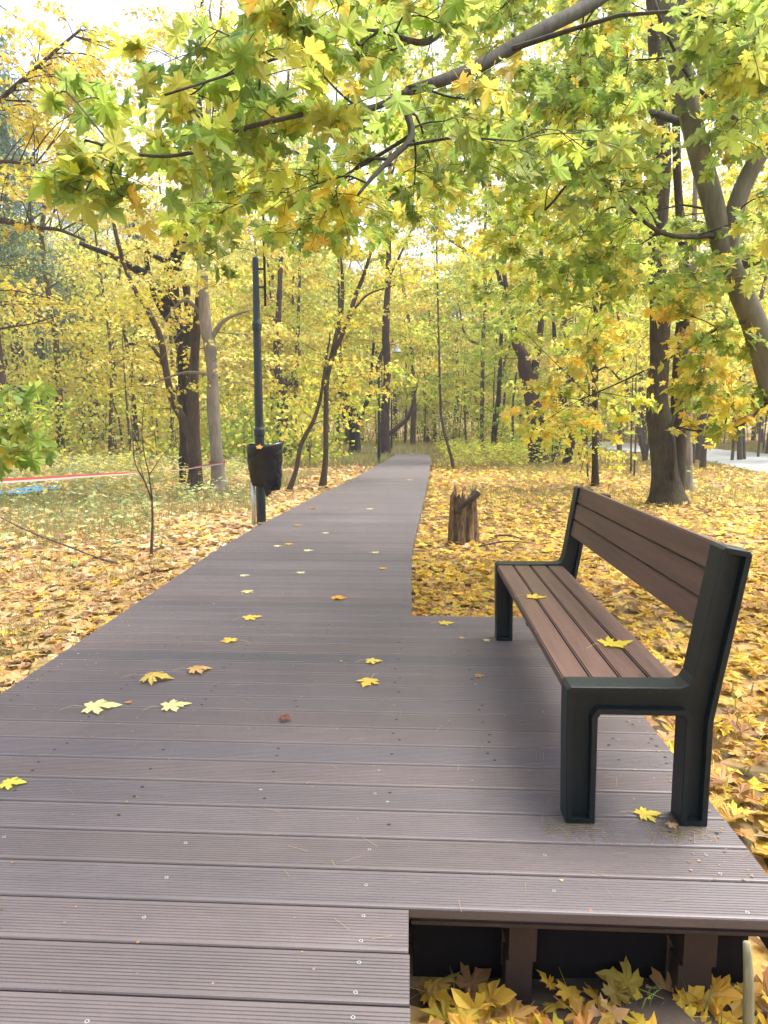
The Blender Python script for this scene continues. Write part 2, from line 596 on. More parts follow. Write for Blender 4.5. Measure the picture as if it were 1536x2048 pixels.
def sprays(targets, S, tb, per, Rad, leaf, palname, shape, crown_acc, twig=.006, flat=.28, colvar=.12, nsub=5, pw=None, face=0.0):
    """branches from the skeleton S to every target, twigs round it, leaves on the twigs"""
    targets = [np.asarray(t, float) for t in targets]
    if S is not None and len(targets) > 3:
        sub = S[::3, :3]
        targets.sort(key=lambda t: float(np.min(np.linalg.norm(sub - t, axis=1))))
    for t in targets:
        if S is not None:
            i = nearest_lower(S, t)
            a = S[i, :3]
            L_ = np.linalg.norm(t - a)
            r0 = min(max(twig, .009 * L_ + twig), S[i, 3] * .65)
            mid = (a + t) / 2 + R.normal(0, .06 * L_, 3) + np.array((0, 0, .07 * L_))
            B = cat([a, mid, t], 6)
            rB = np.linspace(r0, min(r0, twig * .8), 6)
            tb.tube(B, rB, 5, cap=False)
            S = np.vstack([S, np.c_[B[2:], rB[2:]]])
            outdir = unit(t - a)
        else:
            outdir = unit(R.normal(0, 1, 3))
            B = None
        pts = []
        for _ in range(nsub):
            dr = outdir * .5 + R.normal(0, .7, 3)
            dr[2] *= flat
            e = t + unit(dr) * Rad * R.uniform(.6, 1.1)
            s0 = B[R.integers(3, 6)] if B is not None else t
            m_ = (s0 + e) / 2 + np.array((0, 0, .06 * Rad))
            tw = cat([s0, m_, e - np.array((0, 0, .05 * Rad))], 4)
            if twig > .003:
                tb.tube(tw, np.linspace(twig * .6, twig * .25, 4), 3, cap=False)
            u = R.random(max(1, per // nsub)) ** .8 * .95 + .05
            q = u * 3
            ii = np.minimum(q.astype(int), 2)
            f = (q - ii)[:, None]
            pts.append(tw[ii] * (1 - f) + tw[ii + 1] * f)
        P = np.concatenate(pts)
        n = len(P)
        P = P + R.normal(0, .10 * Rad, (n, 3)) * np.array((1, 1, .55))
        T, Nn = hang(n, np.tile(outdir * np.array((1, 1, .3)), (n, 1)))
        if face:
            Nn = Nn + face * unit(np.array((0, 0, CH + .3)) - P) * np.where(R.random((n, 1)) < .5, 1, -1)
        c = pal(palname if isinstance(palname, str) else palname[R.integers(len(palname))], n, pw)
        c = np.clip(c * R.normal(1, colvar) * np.array((R.normal(1, .05), 1, 1)), .01, .92)
        sz = leaf * R.uniform(.6, 1.2, n)
        crown_acc.append((P, T, Nn, sz, c))


def finish_tree(root, tb, acc, bark, shape, leafmat):
    if tb is not None:
        tb.build('trunk', bark, root, smooth=True)
    if acc:
        P, T, Nn, s, c = (np.concatenate([a[i] for a in acc]) for i in range(5))
        leaves('crown', P, T, Nn, s, c, shape, leafmat, root)


def tree(name, label, cat_, base, trunk, limbs=(), bark='bark_mid', n=40, zlo=2.0, zhi=6.0, rad=1.6, per=40, leaf=.11,
         palname='yellow', shape='mid', seg=10, group=None, dy0=0, spray=.55, rough=.12, depthspread=1.0, cx=0, cy=0, extra=(), flat=.28,
         twig=.006, ext=True):
    """base px; trunk/limb rows are (px, py, width_px[, dy]) in the plane of the tree"""
    b = ground_at(*base)
    Y0 = b[1]
    if n > 15:
        if Y0 > 20: zlo *= 1.2
        zh2 = max(zhi, Y0 * .58 + 1.2, zlo + 2)
        n = int(n * DENS * (zh2 - zlo) / (zhi - zlo) * .72); zhi = zh2; per = int(per * 1.35); spray *= 1.15
    root = empty(name, b, label=label, cat=cat_, group=group)
    tb = MB()
    Sk = []
    T = skeleton(trunk, Y0)
    T[0, 2] = b[2] - .06
    if ext and T[-1, 2] < zhi:      # carry the trunk on above the picture
        d = unit(T[-1, :3] - T[-4, :3])
        k = max(0.3, zhi - T[-1, 2])
        T = np.vstack([T, [[*(T[-1, :3] + d * k * .5 + R.normal(0, .05, 3)), T[-1, 3] * .65], [*(T[-1, :3] + d * k), T[-1, 3] * .3]]])
    # root flare
    hgt = T[:, 2] - b[2]
    T[:, 3] *= 1 + .28 * np.exp(-np.maximum(hgt, 0) / .16)
    tb.tube(T[:, :3], T[:, 3], seg, rough)
    Sk.append(T)
    for l in limbs:
        Q = skeleton(l, Y0)
        tb.tube(Q[:, :3], Q[:, 3], max(5, seg - 3), rough * .7)
        Sk.append(Q)
    S = np.vstack(Sk)
    S = S[S[:, 2] > min(zlo * .45, 1.2) + b[2]]
    acc = []
    if n:
        tg = []
        top = T[T[:, 2] > zlo * .4]
        for i in range(n):
            z = R.uniform(zlo, zhi) + b[2]
            c = T[np.argmin(abs(T[:, 2] - z)), :2]
            a = R.uniform(0, 2 * PI)
            k = rad * math.sqrt(R.random()) * (1 - .35 * max(0, (z - zlo) / (zhi - zlo + .01)))
            tg.append((c[0] + cx + k * math.cos(a), c[1] + cy + k * math.sin(a) * depthspread, z + R.normal(0, .1)))
        sprays(tg, S, tb, per, spray, leaf, palname, shape, acc, twig=twig, flat=flat)
    for (px, py, dY, nn, pl) in extra:       # extra sprays where the photo shows them
        for _ in range(nn):
            t = at(px + R.normal(0, 25), py + R.normal(0, 18), Y0 + dY + R.normal(0, .3))
            sprays([t], S, tb, per, spray, leaf, pl, shape, acc, twig=twig, flat=flat)
    finish_tree(root, tb, acc, M[bark], shape, M['leaf_hero'] if shape == 'hero' else M['leaf'])
    return root


DENS = 1.45
#@@SETTING
# ------------------------------------------------------------------ ground
def axis(lo, hi, fine, mx, step, grow=1.18):
    xs = [0.0]; s = step
    while xs[-1] < hi:
        xs.append(xs[-1] + s)
        if xs[-1] > fine: s = min(s * grow, mx)
    ys = [0.0]; s = step
    while ys[-1] > lo:
        ys.append(ys[-1] - s)
        if ys[-1] < -fine: s = min(s * grow, mx)
    return np.array(sorted(set(ys + xs)))


gx, gy = axis(-400, 400, 8, 40, .25), axis(-40, 500, 14, 40, .25)
GV = np.array([(x, y, gz(x, y)) for y in gy for x in gx])
nx, ny = len(gx), len(gy)
ii = np.arange(nx * ny).reshape(ny, nx)
q = np.stack([ii[:-1, :-1], ii[:-1, 1:], ii[1:, 1:], ii[1:, :-1]], -1).reshape(-1, 4)
g = raw('ground', GV, q, np.full(len(q), 4), M['ground'], smooth=True)
g['kind'] = 'structure'

# road at the right
def ribbon(name, A, B, lift, material, kind='structure', sub=10):
    A, B = cat(A, sub), cat(B, sub)
    mb = MB()
    w = 6
    V = []
    for a, b in zip(A, B):
        for j in range(w):
            t = j / (w - 1)
            p = a * (1 - t) + b * t
            V.append((p[0], p[1], max(gz(p[0], p[1]), deckz(p[1]) - .2) + lift))
    fs = [(i * w + j, i * w + j + 1, (i + 1) * w + j + 1, (i + 1) * w + j) for i in range(len(A) - 1) for j in range(w - 1)]
    mb.add(V, fs)
    o = mb.build(name, material, smooth=True)
    o['kind'] = kind
    return o


near_e = [ground_at(1900, 985)[:2], ground_at(1700, 968)[:2], ground_at(1536, 950)[:2], ground_at(1440, 930)[:2], ground_at(1350, 915)[:2], ground_at(1200, 900)[:2], ground_at(1100, 893)[:2]]
far_e = [ground_at(1900, 925)[:2], ground_at(1700, 918)[:2], ground_at(1536, 910)[:2], ground_at(1440, 900)[:2], ground_at(1350, 893)[:2], ground_at(1200, 884)[:2], ground_at(1100, 879)[:2]]
ribbon('road', near_e, far_e, .05, M['road'], sub=40)

# ------------------------------------------------------------------ boardwalk
PIT, BW, BT = .151, .1455, .028
PX0, PY0 = .988, 1.658          # right edge and near edge of the bench bay
SH = .009                       # the boards are not quite square to the walkway
PY1 = PY0 + 18 * PIT
walk = empty('boardwalk', (-.94, 1.6, 0))
tag(walk, kind='structure')
tag(walk, label='purple brown boardwalk of grooved boards with a wider bay under the bench')
db = MB(); tints = []


def board(p0, p1, q0, q1, z0, z1, zq0, zq1, grooved):
    """near edge p0(left) p1(right), far edge q0 q1"""
    if grooved:
        prof = [(0, -BT), (0, -.0045), (.0025, -.001), (.006, 0), (.0125, 0)]
        x = .0125
        ng = 12
        pitch = (BW - .025) / ng
        for i in range(ng):
            prof += [(x + pitch * .14, -.0017), (x + pitch * .46, -.0017), (x + pitch * .6, 0), (x + pitch, 0)]
            x += pitch
        prof += [(BW - .006, 0), (BW - .0025, -.001), (BW, -.0045), (BW, -BT)]
    else:
        prof = [(0, -BT), (0, -.004), (.004, 0), (BW - .004, 0), (BW, -.004), (BW, -BT)]
    p0, p1, q0, q1 = map(np.array, (p0, p1, q0, q1))
    V = []
    for (u, dz) in prof:
        t = u / PIT
        a = p0 * (1 - t) + q0 * t; b = p1 * (1 - t) + q1 * t
        V.append((a[0], a[1], z0 * (1 - t) + zq0 * t + dz))
        V.append((b[0], b[1], z1 * (1 - t) + zq1 * t + dz))
    fs = [(2 * i, 2 * i + 1, 2 * i + 3, 2 * i + 2) for i in range(len(prof) - 1)]
    fs.append(tuple(range(0, 2 * len(prof), 2)))
    fs.append(tuple(range(1, 2 * len(prof), 2))[::-1])
    db.add(V, fs)
    c = R.normal(1, .11); w = R.normal(0, .03)
    tints.extend([(c * (1 + w), c, c * (1 - w))] * len(fs))


# edges of the walk as stations
y = PY0 - 12 * PIT
st = []
while y < 37:
    xr = float(np.interp(y, XRY, XRX))
    st.append(((xr - 1.88, y), (xr, y)))
    y += PIT
# bend at the far end: left, then right again out of sight
cpts = cat([(deck_mid(st[-1][0][1]), st[-1][0][1]), (-.75, 39.4), (-2.3, 41.4), (-4.6, 42.4), (-7.5, 42.6), (-11, 42.0)], 400)
seglen = np.r_[0, np.cumsum(np.linalg.norm(np.diff(cpts, axis=0), axis=1))]
s = PIT
while s < seglen[-1]:
    c = np.array([np.interp(s, seglen, cpts[:, 0]), np.interp(s, seglen, cpts[:, 1])])
    d = np.array([np.interp(s + .3, seglen, cpts[:, 0]), np.interp(s + .3, seglen, cpts[:, 1])]) - c
    if np.linalg.norm(d) < .05: break
    d /= np.linalg.norm(d)
    nrm = np.array((-d[1], d[0]))
    bl = min(1, s / 2)
    nrm = unit(nrm * bl + np.array((-1, 0)) * (1 - bl))
    st.append((tuple(c + nrm * .94), tuple(c - nrm * .94)))
    s += PIT
for k in range(len(st) - 1):
    (l0, r0), (l1, r1) = st[k], st[k + 1]
    yc = l0[1]
    sh = SH if yc < 30 else 0
    bay = yc > PY0 - .01 and yc < PY1 - .02
    a0, a1 = np.array(l0), np.array(l1)
    b0, b1 = np.array(r0), np.array(r1)
    if bay:
        b0 = np.array((PX0, b0[1])); b1 = np.array((PX0, b1[1]))
    jl, jr = R.normal(0, .002, 2)
    for v in (a0, a1):
        v[0] += jl
    for v in (b0, b1):
        v[0] += jr
    for v in (a0, a1, b0, b1):
        v[1] -= v[0] * sh
    board(a0, b0, a1, b1, deckz(a0[1]), deckz(b0[1]), deckz(a1[1]), deckz(b1[1]), True)
db_obj = raw('deck_boards', np.concatenate(db.V), db.L, db.T, M['deck'], walk, fcol=np.array(tints), fcname='boardtint')


def side_fascia(pts, name, drop=.10, th=.025):
    mb = MB()
    pts = np.array(pts, float)
    T = unit(np.gradient(pts[:, :2], axis=0))
    Nn = np.stack([T[:, 1], -T[:, 0]], 1)
    V = []
    for p, n_ in zip(pts, Nn):
        for (o_, dz) in ((0, -.031), (th, -.031), (th, -drop - .03), (0, -drop - .03)):
            V.append((p[0] + n_[0] * o_, p[1] + n_[1] * o_, p[2] + dz))
    k = len(pts)
    fs = [(i * 4 + j, i * 4 + (j + 1) % 4, (i + 1) * 4 + (j + 1) % 4, (i + 1) * 4 + j) for i in range(k - 1) for j in range(4)]
    fs += [(0, 3, 2, 1), ((k - 1) * 4, (k - 1) * 4 + 1, (k - 1) * 4 + 2, (k - 1) * 4 + 3)]
    mb.add(V, fs)
    mb.build(name, M['joist'], walk)


S5 = st[::5]
side_fascia([(r[0] - .045, r[1], deckz(r[1])) for l, r in S5 if r[1] > PY1 + .05], 'side_joist')
side_fascia([(l[0] + .02, l[1], deckz(l[1])) for l, r in S5], 'side_joist')
side_fascia([(r[0] - .06, r[1], deckz(r[1])) for l, r in S5 if r[1] < PY0 - .05], 'side_joist')
side_fascia([(PX0 - .05, PY0 + .02, 0), (PX0 - .05, 3, 0), (PX0 - .05, PY1 - .02, 0)], 'side_joist')
# the edge board of the bay: a lipped strip under the last deck board
eb = MB()
def skewbox(x0, x1, y0, y1, z0, z1):
    V = []
    for z in (z0, z1):
        for (x, y_) in ((x0, y0), (x1, y0), (x1, y1), (x0, y1)):
            V.append((x, y_ - x * SH, z))
    eb.add(V, [(0, 3, 2, 1), (4, 5, 6, 7), (0, 1, 5, 4), (1, 2, 6, 5), (2, 3, 7, 6), (3, 0, 4, 7)])
skewbox(.004, PX0 - .002, PY0 + .006, PY0 + .030, -.0375, -.0285)
skewbox(.004, PX0 - .002, PY0 + .001, PY0 + .030, -.048, -.0378)
eb.build('edge_strip', M['joist'], walk)
eb = MB()
skewbox(.004, PX0 - .004, PY1 - .03, PY1 - .006, -.075, -.0285)
eb.build('edge_strip', M['joist'], walk)
for (x0, x1) in ((.262, .334), (.715, .80)):
    mb = MB(); mb.box((x0, PY0 + .032, -.17), (x1, PY1 - .05, -.0495)); mb.build('joist', M['joist'], walk)
mb = MB(); mb.box((.255, PY0 + .035, -.42), (.325, PY0 + .10, -.1705)); mb.build('joist_post', M['joist'], walk)
mb = MB(); mb.box((.705, PY0 + .035, -.42), (.79, PY0 + .10, -.1705)); mb.build('joist_post', M['joist'], walk)
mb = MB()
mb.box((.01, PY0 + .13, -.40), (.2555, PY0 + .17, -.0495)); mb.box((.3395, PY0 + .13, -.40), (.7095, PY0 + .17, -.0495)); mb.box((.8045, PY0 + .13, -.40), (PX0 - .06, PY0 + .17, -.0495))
mb.build('shade_backing', M['joist_shade'], walk)  # added backing that closes the gap, coloured as the darkness under the deck

# screws: bright heads close by, dark recessed dots further on
sc_px = [(727, 1832), (722, 1882), (718, 1925), (711, 1985), (706, 2035), (288, 1835), (732, 1770), (739, 1699), (333, 1755), (371, 1686), (8, 1674),
         (174, 2043), (1108, 1782), (1495, 1825), (750, 1587), (757, 1541), (1089, 1710), (1440, 1747), (1412, 1710)]
sb = MB()
for (px, py) in sc_px:
    p = deck_at(px, py)
    a = np.arange(10) * 2 * PI / 10
    for r_, z_, mi in ((.0052, .0009, 0), (.0022, .0012, 1)):
        V = [(p[0] + r_ * math.cos(t), p[1] + r_ * math.sin(t), z_) for t in a] + [(p[0] + r_ * 1.1 * math.cos(t), p[1] + r_ * 1.1 * math.sin(t), -.003) for t in a]
        sb.add(V, [tuple(range(10))] + [(i + 10, (i + 1) % 10 + 10, (i + 1) % 10, i) for i in range(10)], mi)
for k, (l, r) in enumerate(st[:60]):
    yy = l[1] + PIT * .5
    for x_ in (-1.80, -1.35, -.92, -.50, -.06, .30, .76, .93):
        if x_ > 0 and not (PY0 < yy < PY1): continue
        if yy < 1.95: continue
        if R.random() < .25: continue
        for dd in ((-.028, .028) if R.random() < .5 else (0,)):
            cx_, cy_ = x_ + R.normal(0, .012), yy + dd - x_ * SH + R.normal(0, .004)
            r_ = .0052
            V = [(cx_ + r_ * math.cos(t) * 1.3, cy_ + r_ * math.sin(t), deckz(yy) + .0007) for t in np.arange(7) * 2 * PI / 7]
            sb.add(V, [tuple(range(7))], 1 if R.random() < .95 else 0)
sb.build('screw_heads', [M['screw'], M['hole']], walk)

# ------------------------------------------------------------------ bench
bench = empty('park_bench', (.70, 3.0, 0), label='park bench of brown slats in a dark green cast frame on the boardwalk bay', cat='bench')


def inset(poly, d):
    """offset a counter-clockwise polygon inwards by d"""
    n = len(poly); o = []
    for i in range(n):
        p, c, q = (np.array(poly[k % n], float) for k in (i - 1, i, i + 1))
        a = unit(c - p); b = unit(q - c)
        na, nb = np.array((-a[1], a[0])), np.array((-b[1], b[0]))
        m = unit(na + nb)
        o.append(c + m * d / max(.5, float(np.dot(m, na))))
    return o


def bench_frame(y0, y1):
    prof = [(.484, 0), (.574, 0), (.570, .345), (.578, .357), (.824, .357), (.834, .347), (.836, 0), (.918, 0), (.917, .34), (.934, .45),
            (.998, .854), (.990, .866), (.920, .879), (.909, .872), (.848, .480), (.835, .456), (.812, .447), (.484, .445), (.474, .435), (.476, .30)]
    prof = [prof[0]] + prof[1:]
    n = len(prof)
    mb = MB()
    rings = []
    for sgn, ya in ((1, y0), (-1, y1)):
        for d, dy in ((0, .003), (.0025, 0), (.018, 0), (.021, .024)):
            rings.append([(p[0], ya + sgn * dy, p[1]) for p in inset(prof, d)])
    A, B = rings[:4], rings[4:]
    V = [v for r_ in A + B for v in r_]
    fs = []
    for off in (0, 4 * n):
        for k in range(3):
            for i in range(n):
                a, b_ = off + k * n + i, off + k * n + (i + 1) % n
                f = (a, b_, b_ + n, a + n)
                fs.append(f if off == 0 else f[::-1])
    for i in range(n):
        a, b_ = i, (i + 1) % n
        fs.append((b_, a, a + 4 * n, b_ + 4 * n))
    from mathutils.geometry import tessellate_polygon
    for off in (3 * n, 7 * n):
        for t in tessellate_polygon([[Vector((V[off + i][0], V[off + i][2], 0)) for i in range(n)]]):
            fs.append(tuple(off + i for i in t))
    mb.add(V, fs)
    bm = bmesh.new()
    o = mb.build('side_frame', M['frame'], bench)
    bm.from_mesh(o.data); bmesh.ops.recalc_face_normals(bm, faces=bm.faces[:]); bm.to_mesh(o.data); bm.free()
    return o


BY0, BY1 = 2.055, 3.868
bench_frame(BY0, BY0 + .088)
bench_frame(BY1, BY1 + .088)


def slat(name, c, w, t, ang, y0, y1):
    """c = centre of the top face in XZ, w along the face, t thickness"""
    bm = bmesh.new()
    bmesh.ops.create_cube(bm, size=1)
    for v in bm.verts:
        v.co = Vector((v.co.x * w, v.co.y * (y1 - y0), v.co.z * t - t / 2))
    bmesh.ops.bevel(bm, geom=[e for e in bm.edges if abs(e.verts[0].co.y - e.verts[1].co.y) > .5], offset=.0045, segments=2, affect='EDGES')
    ca, sa = math.cos(ang), math.sin(ang)
    for v in bm.verts:
        x, z = v.co.x, v.co.z
        v.co.x = c[0] + x * ca - z * sa
        v.co.z = c[1] + x * sa + z * ca
        v.co.y += (y0 + y1) / 2
        v.co -= Vector(bench.location)
    me = bpy.data.meshes.new(name)
    bm.to_mesh(me); bm.free()
    me.materials.append(M['slat'])
    o = bpy.data.objects.new(name, me)
    COL.objects.link(o); o.parent = bench


sy0, sy1 = BY0 + .086, BY1 + .002
for i in range(4):
    slat('seat_slat', (.522 + i * .0925, .4385), .086, .036, 0, sy0, sy1)
bd = unit(np.array((.912 - .846, .878 - .475)))
for i in range(3):
    s_ = .135 + i * .0925 + .043 + .004
    c = np.array((.846, .475)) + bd * s_ + np.array((bd[1], -bd[0])) * .010
    ang = math.atan2(bd[1], bd[0])
    slat('back_slat', (c[0], c[1]), .0865, .036, ang, sy0, sy1)
mb = MB()
mb.box((.50, sy0 + .82, .36), (.86, sy0 + .86, .4015)); mb.build('seat_brace', M['frame'], bench)

#@@LAMPS
# ------------------------------------------------------------------ lamp posts
def lathe(mb, x, y, prof, seg=16, lean=(0, 0)):
    P = np.array([(x + lean[0] * z, y + lean[1] * z, z) for z, r in prof])
    a = np.arange(seg) * 2 * PI / seg
    V = []
    for (z, r), p in zip(prof, P):
        for t in a:
            V.append((p[0] + r * math.cos(t), p[1] + r * math.sin(t), z))
    n_ = len(prof)
    fs = [(i * seg + j, i * seg + (j + 1) % seg, (i + 1) * seg + (j + 1) % seg, (i + 1) * seg + j) for i in range(n_ - 1) for j in range(seg)]
    fs += [tuple(range(seg))[::-1], tuple(range((n_ - 1) * seg, n_ * seg))]
    mb.add(V, fs)


def lamp_post(b, label, seg=16, side=1):
    x, y, z = b
    root = empty('lamp_post', b, label=label, cat='lamp post', group='lamp posts along the boardwalk')
    mb = MB()
    r1, r2, r3 = .068, .056, .043
    lathe(mb, x, y, [(z - .1, .085), (z + .04, .085), (z + .06, r1), (z + 1.28, r1), (z + 1.30, .076), (z + 1.38, .076), (z + 1.41, .062),
                     (z + 2.74, r2), (z + 2.77, .066), (z + 2.84, .068), (z + 2.90, .05), (z + 3.72, r3), (z + 3.73, r3 * .9)], seg)
    mb.build('pole', M['post'], root, smooth=False)
    mb = MB()
    ax = x + side * .125
    mb.tube([(ax, y, z + 3.08), (ax, y, z + 4.55), (ax + side * .05, y, z + 4.85), (ax + side * .2, y, z + 5.05), (ax + side * .45, y, z + 5.1), (ax + side * .62, y, z + 5.02)], .018, 8)
    mb.tube([(x + side * .03, y, z + 3.34), (ax, y, z + 3.34)], .016, 6)
    mb.tube([(x + side * .03, y, z + 3.58), (ax, y, z + 3.58)], .016, 6)
    mb.build('arm', M['post'], root, smooth=True)
    mb = MB()
    lx = ax + side * .62
    lathe(mb, lx, y, [(z + 4.74, .19), (z + 4.76, .20), (z + 4.80, .17), (z + 4.92, .07), (z + 5.02, .035), (z + 5.04, .02)], 12)
    mb.build('lamp_shade', M['lamp'], root)
    return root


lb = ground_at(523, 1051)
lamp_post(lb, 'near dark green lamp post with a black bin bag hung on it')
l2 = ground_at(758, 931)
lamp_post(l2, 'second lamp post at the left edge of the far boardwalk', 10)
l3 = np.array((-1.35, 45.5, gz(-1.35, 45.5)))
lamp_post(l3, 'farthest thin lamp post where the boardwalk turns', 8)

# bin bag on its holder
bp = empty('rubbish_bin', (lb[0], lb[1] - .12, lb[2]), label='black plastic bin bag hanging on a ring in front of the near lamp post', cat='rubbish bag')
mb = MB()
Yb = lb[1] - .20
pg = at(508, 1052, Yb)
mb.tube([(pg[0], Yb, gz(pg[0], Yb) - .05), (pg[0], Yb, at(508, 948, Yb)[2])], .030, 10)
mb.build('steel_post', M['metal'], bp, smooth=True)
mb = MB()
rc = at(530, 895, Yb)
ring = [(rc[0] + .225 * math.cos(t), Yb - .02 + .17 * math.sin(t), rc[2] + .02 * math.cos(t)) for t in np.linspace(0, 2 * PI, 25)]
mb.tube(ring, .011, 6, cap=False)
mb.build('ring', M['post'], bp, smooth=True)
mb = MB()
rows_, seg = 44, 80
V = []
for i in range(rows_):
    t = i / (rows_ - 1)
    for j in range(seg):
        a = 2 * PI * j / seg
        cx_, sx_ = math.cos(a), math.sin(a)
        wX = .232 + .012 * math.sin(t * 6) - (.03 * max(0, t - .82) / .18)
        wY = .18 * (1 - .45 * t)
        top = .045 * max(0, cx_) ** 2 + .02 * math.sin(3 * a)
        drop = .56 + .15 * math.exp(-((cx_ - .15) / .22) ** 2) + .035 * max(0, cx_) ** 3 * 2 + .03 * math.sin(5 * a + 1)
        z_ = rc[2] + .03 + top * (1 - t) - drop * t
        nn = noise.noise(Vector((cx_ * 3, sx_ * 3, t * 7))) * .035 + noise.noise(Vector((cx_ * 8, sx_ * 8, t * 14))) * .016
        k = 1 + nn * 2.2
        if t > .97: k *= .35
        V.append((rc[0] + wX * cx_ * k, Yb - .02 + wY * sx_ * k, z_ + (.01 * nn)))
fs = [(i * seg + j, (i + 1) * seg + j, (i + 1) * seg + (j + 1) % seg, i * seg + (j + 1) % seg) for i in range(rows_ - 1) for j in range(seg)]
fs.append(tuple(range((rows_ - 1) * seg, rows_ * seg)))
mb.add(V, fs)
# fold of film over the ring
V = []
for i in range(5):
    for j in range(seg):
        a = 2 * PI * j / seg
        rr = 1 + (.0, .07, .10, .09, .06)[i] + .02 * noise.noise(Vector((a * 2, i, 0)))
        zz = (.035, .04, .01, -.05, -.085)[i]
        V.append((rc[0] + .228 * math.cos(a) * rr, Yb - .02 + .178 * math.sin(a) * rr, rc[2] + zz + .045 * max(0, math.cos(a)) ** 2 + .012 * math.sin(9 * a) * (i > 2)))
mb.add(V, [(i * seg + j, (i + 1) * seg + j, (i + 1) * seg + (j + 1) % seg, i * seg + (j + 1) % seg) for i in range(4) for j in range(seg)])
mb.build('bin_bag', M['bag'], bp, smooth=True)

#@@THINGS
# ------------------------------------------------------------------ stumps, tape, tarp, sticks
sb_ = ground_at(926, 1087)
stump = empty('tree_stump', sb_, label='jagged rotten brown tree stump among yellow leaves beside the boardwalk', cat='tree stump')
mb = MB()
seg, rows_ = 44, 14
tops = [0] * seg
for j in range(seg):
    a = 2 * PI * j / seg
    tops[j] = .56 + .05 * math.sin(2 * a + .5) + .22 * noise.noise(Vector((math.cos(a) * 3, math.sin(a) * 3, 2))) + .16 * noise.noise(Vector((math.cos(a) * 11, math.sin(a) * 11, 5)))
for j0, add in ((39, .0), (30, .10), (41, -.16), (35, -.10), (26, .04)):
    for dj, k in ((-1, .5), (0, 1), (1, .5)):
        tops[(j0 + dj) % seg] += add * k
V = []
for i in range(rows_):
    t = i / (rows_ - 1)
    for j in range(seg):
        a = 2 * PI * j / seg
        fl = 1 + .15 * (1 - t) ** 2
        gr = 1 + .22 * noise.noise(Vector((math.cos(a) * 2.2, math.sin(a) * 2.2, t * .8))) + .20 * noise.noise(Vector((math.cos(a) * 9, math.sin(a) * 9, t * 1.2))) + .10 * noise.noise(Vector((math.cos(a) * 5, math.sin(a) * 5, t * 1.5)))
        r_ = .152 * fl * gr
        V.append((sb_[0] + r_ * math.cos(a), sb_[1] + r_ * math.sin(a), sb_[2] - .05 + (tops[j] + .05) * t))
for i in range(1, 7):                  # hollow inside
    t = i / 6
    for j in range(seg):
        a = 2 * PI * j / seg
        r_ = .152 * (.82 - .25 * t) * (1 - .12 * abs(math.sin(a * 4.5)))
        V.append((sb_[0] + r_ * math.cos(a), sb_[1] + r_ * math.sin(a), sb_[2] + tops[j] * (1 - t * .55)))
n_ = rows_ + 6
fs = [(i * seg + j, i * seg + (j + 1) % seg, (i + 1) * seg + (j + 1) % seg, (i + 1) * seg + j) for i in range(n_ - 1) for j in range(seg)]
fs.append(tuple(range((n_ - 1) * seg, n_ * seg)))
mb.add(V, fs)
for (px, py0, py1, w) in ((904, 1085, 985, .034), (938, 1088, 1042, .022), (943, 1040, 970, .016), (924, 1088, 1035, .018)):
    Y_ = sb_[1] - .17 + .06 * abs(px - 925) / 25
    a_ = at(px, max(py0, py1), Y_); b_ = at(px + 1, min(py0, py1), Y_)
    mb.tube([a_, (a_ + b_) / 2 + np.array((.004, -.005, 0)), b_], [w, w * .9, w * .25], 6, .15)
mb.build('stump_body', M['wood'], stump, smooth=False)
mb = MB()
Y_ = sb_[1] - .16
P_ = [at(913, 1028, Y_), at(925, 1012, Y_ - .02), at(938, 1003, Y_ - .03), at(950, 992, Y_ - .01), at(955, 985, Y_ + .01)]
mb.tube(cat(P_, 12), np.linspace(.018, .048, 12), 10, .2)
mb.build('broken_limb', M['bark_mid'], stump, smooth=True)

s2 = ground_at(1203, 1012)
low = empty('low_stump', s2, label='low dark cut stump behind the top of the bench back', cat='tree stump')
mb = MB()
lathe(mb, s2[0], s2[1], [(s2[2] - .05, .20), (s2[2] + .03, .17), (s2[2] + .19, .15), (s2[2] + .20, .14)], 14)
mb.tube([(s2[0] - .05, s2[1] - .1, s2[2] + .08), (s2[0] - .36, s2[1] - .12, s2[2] + .17)], [.06, .05], 8, .1)
mb.build('stump_body', M['bark_dark'], low)


def stick(name, label, pts, mat_='bark_twig', c='stick', seg=7, group=None):
    P = np.array([p[:3] for p in pts]); r_ = np.array([p[3] for p in pts])
    Q = cat(np.c_[P, r_], max(6, len(pts) * 3))
    mb = MB(); mb.tube(Q[:, :3], Q[:, 3], seg, .1)
    o = mb.build(name, M[mat_], origin=P[0], smooth=True)
    tag(o, label=label, cat=c, group=group)
    return o


a_ = at(1494, 1884, 1.60); b_ = at(1497, 2075, 1.56)
stick('wooden_stake', 'pale peeled stick standing upright beside the post under the deck corner', [(b_[0], b_[1], b_[2] - .04, .012), (*((a_ + b_) / 2 + np.array((.003, 0, 0))), .0125), (*a_, .009)], 'stick')
p_ = at(955, 1232, 4.55)
stick('wooden_peg', 'short grey wooden peg in the leaves behind the deck bay', [(p_[0], p_[1], gz(p_[0], p_[1]) - .03, .02), (p_[0] + .01, p_[1], gz(p_[0], p_[1]) + .17, .014)], 'stick', 'peg')
pts = [(0, 1040), (70, 1075), (140, 1108), (200, 1130), (250, 1142)]
P_ = []
for i, p in enumerate(pts):
    q_ = ground_at(*p)
    P_.append((q_[0] - (.1 if i < 2 else 0), q_[1], q_[2] + .10 - .01 * i, .012 - .001 * i))
stick('fallen_branch', 'thin bent brown branch lying in the grass at the left', P_, 'bark_twig', 'branch')
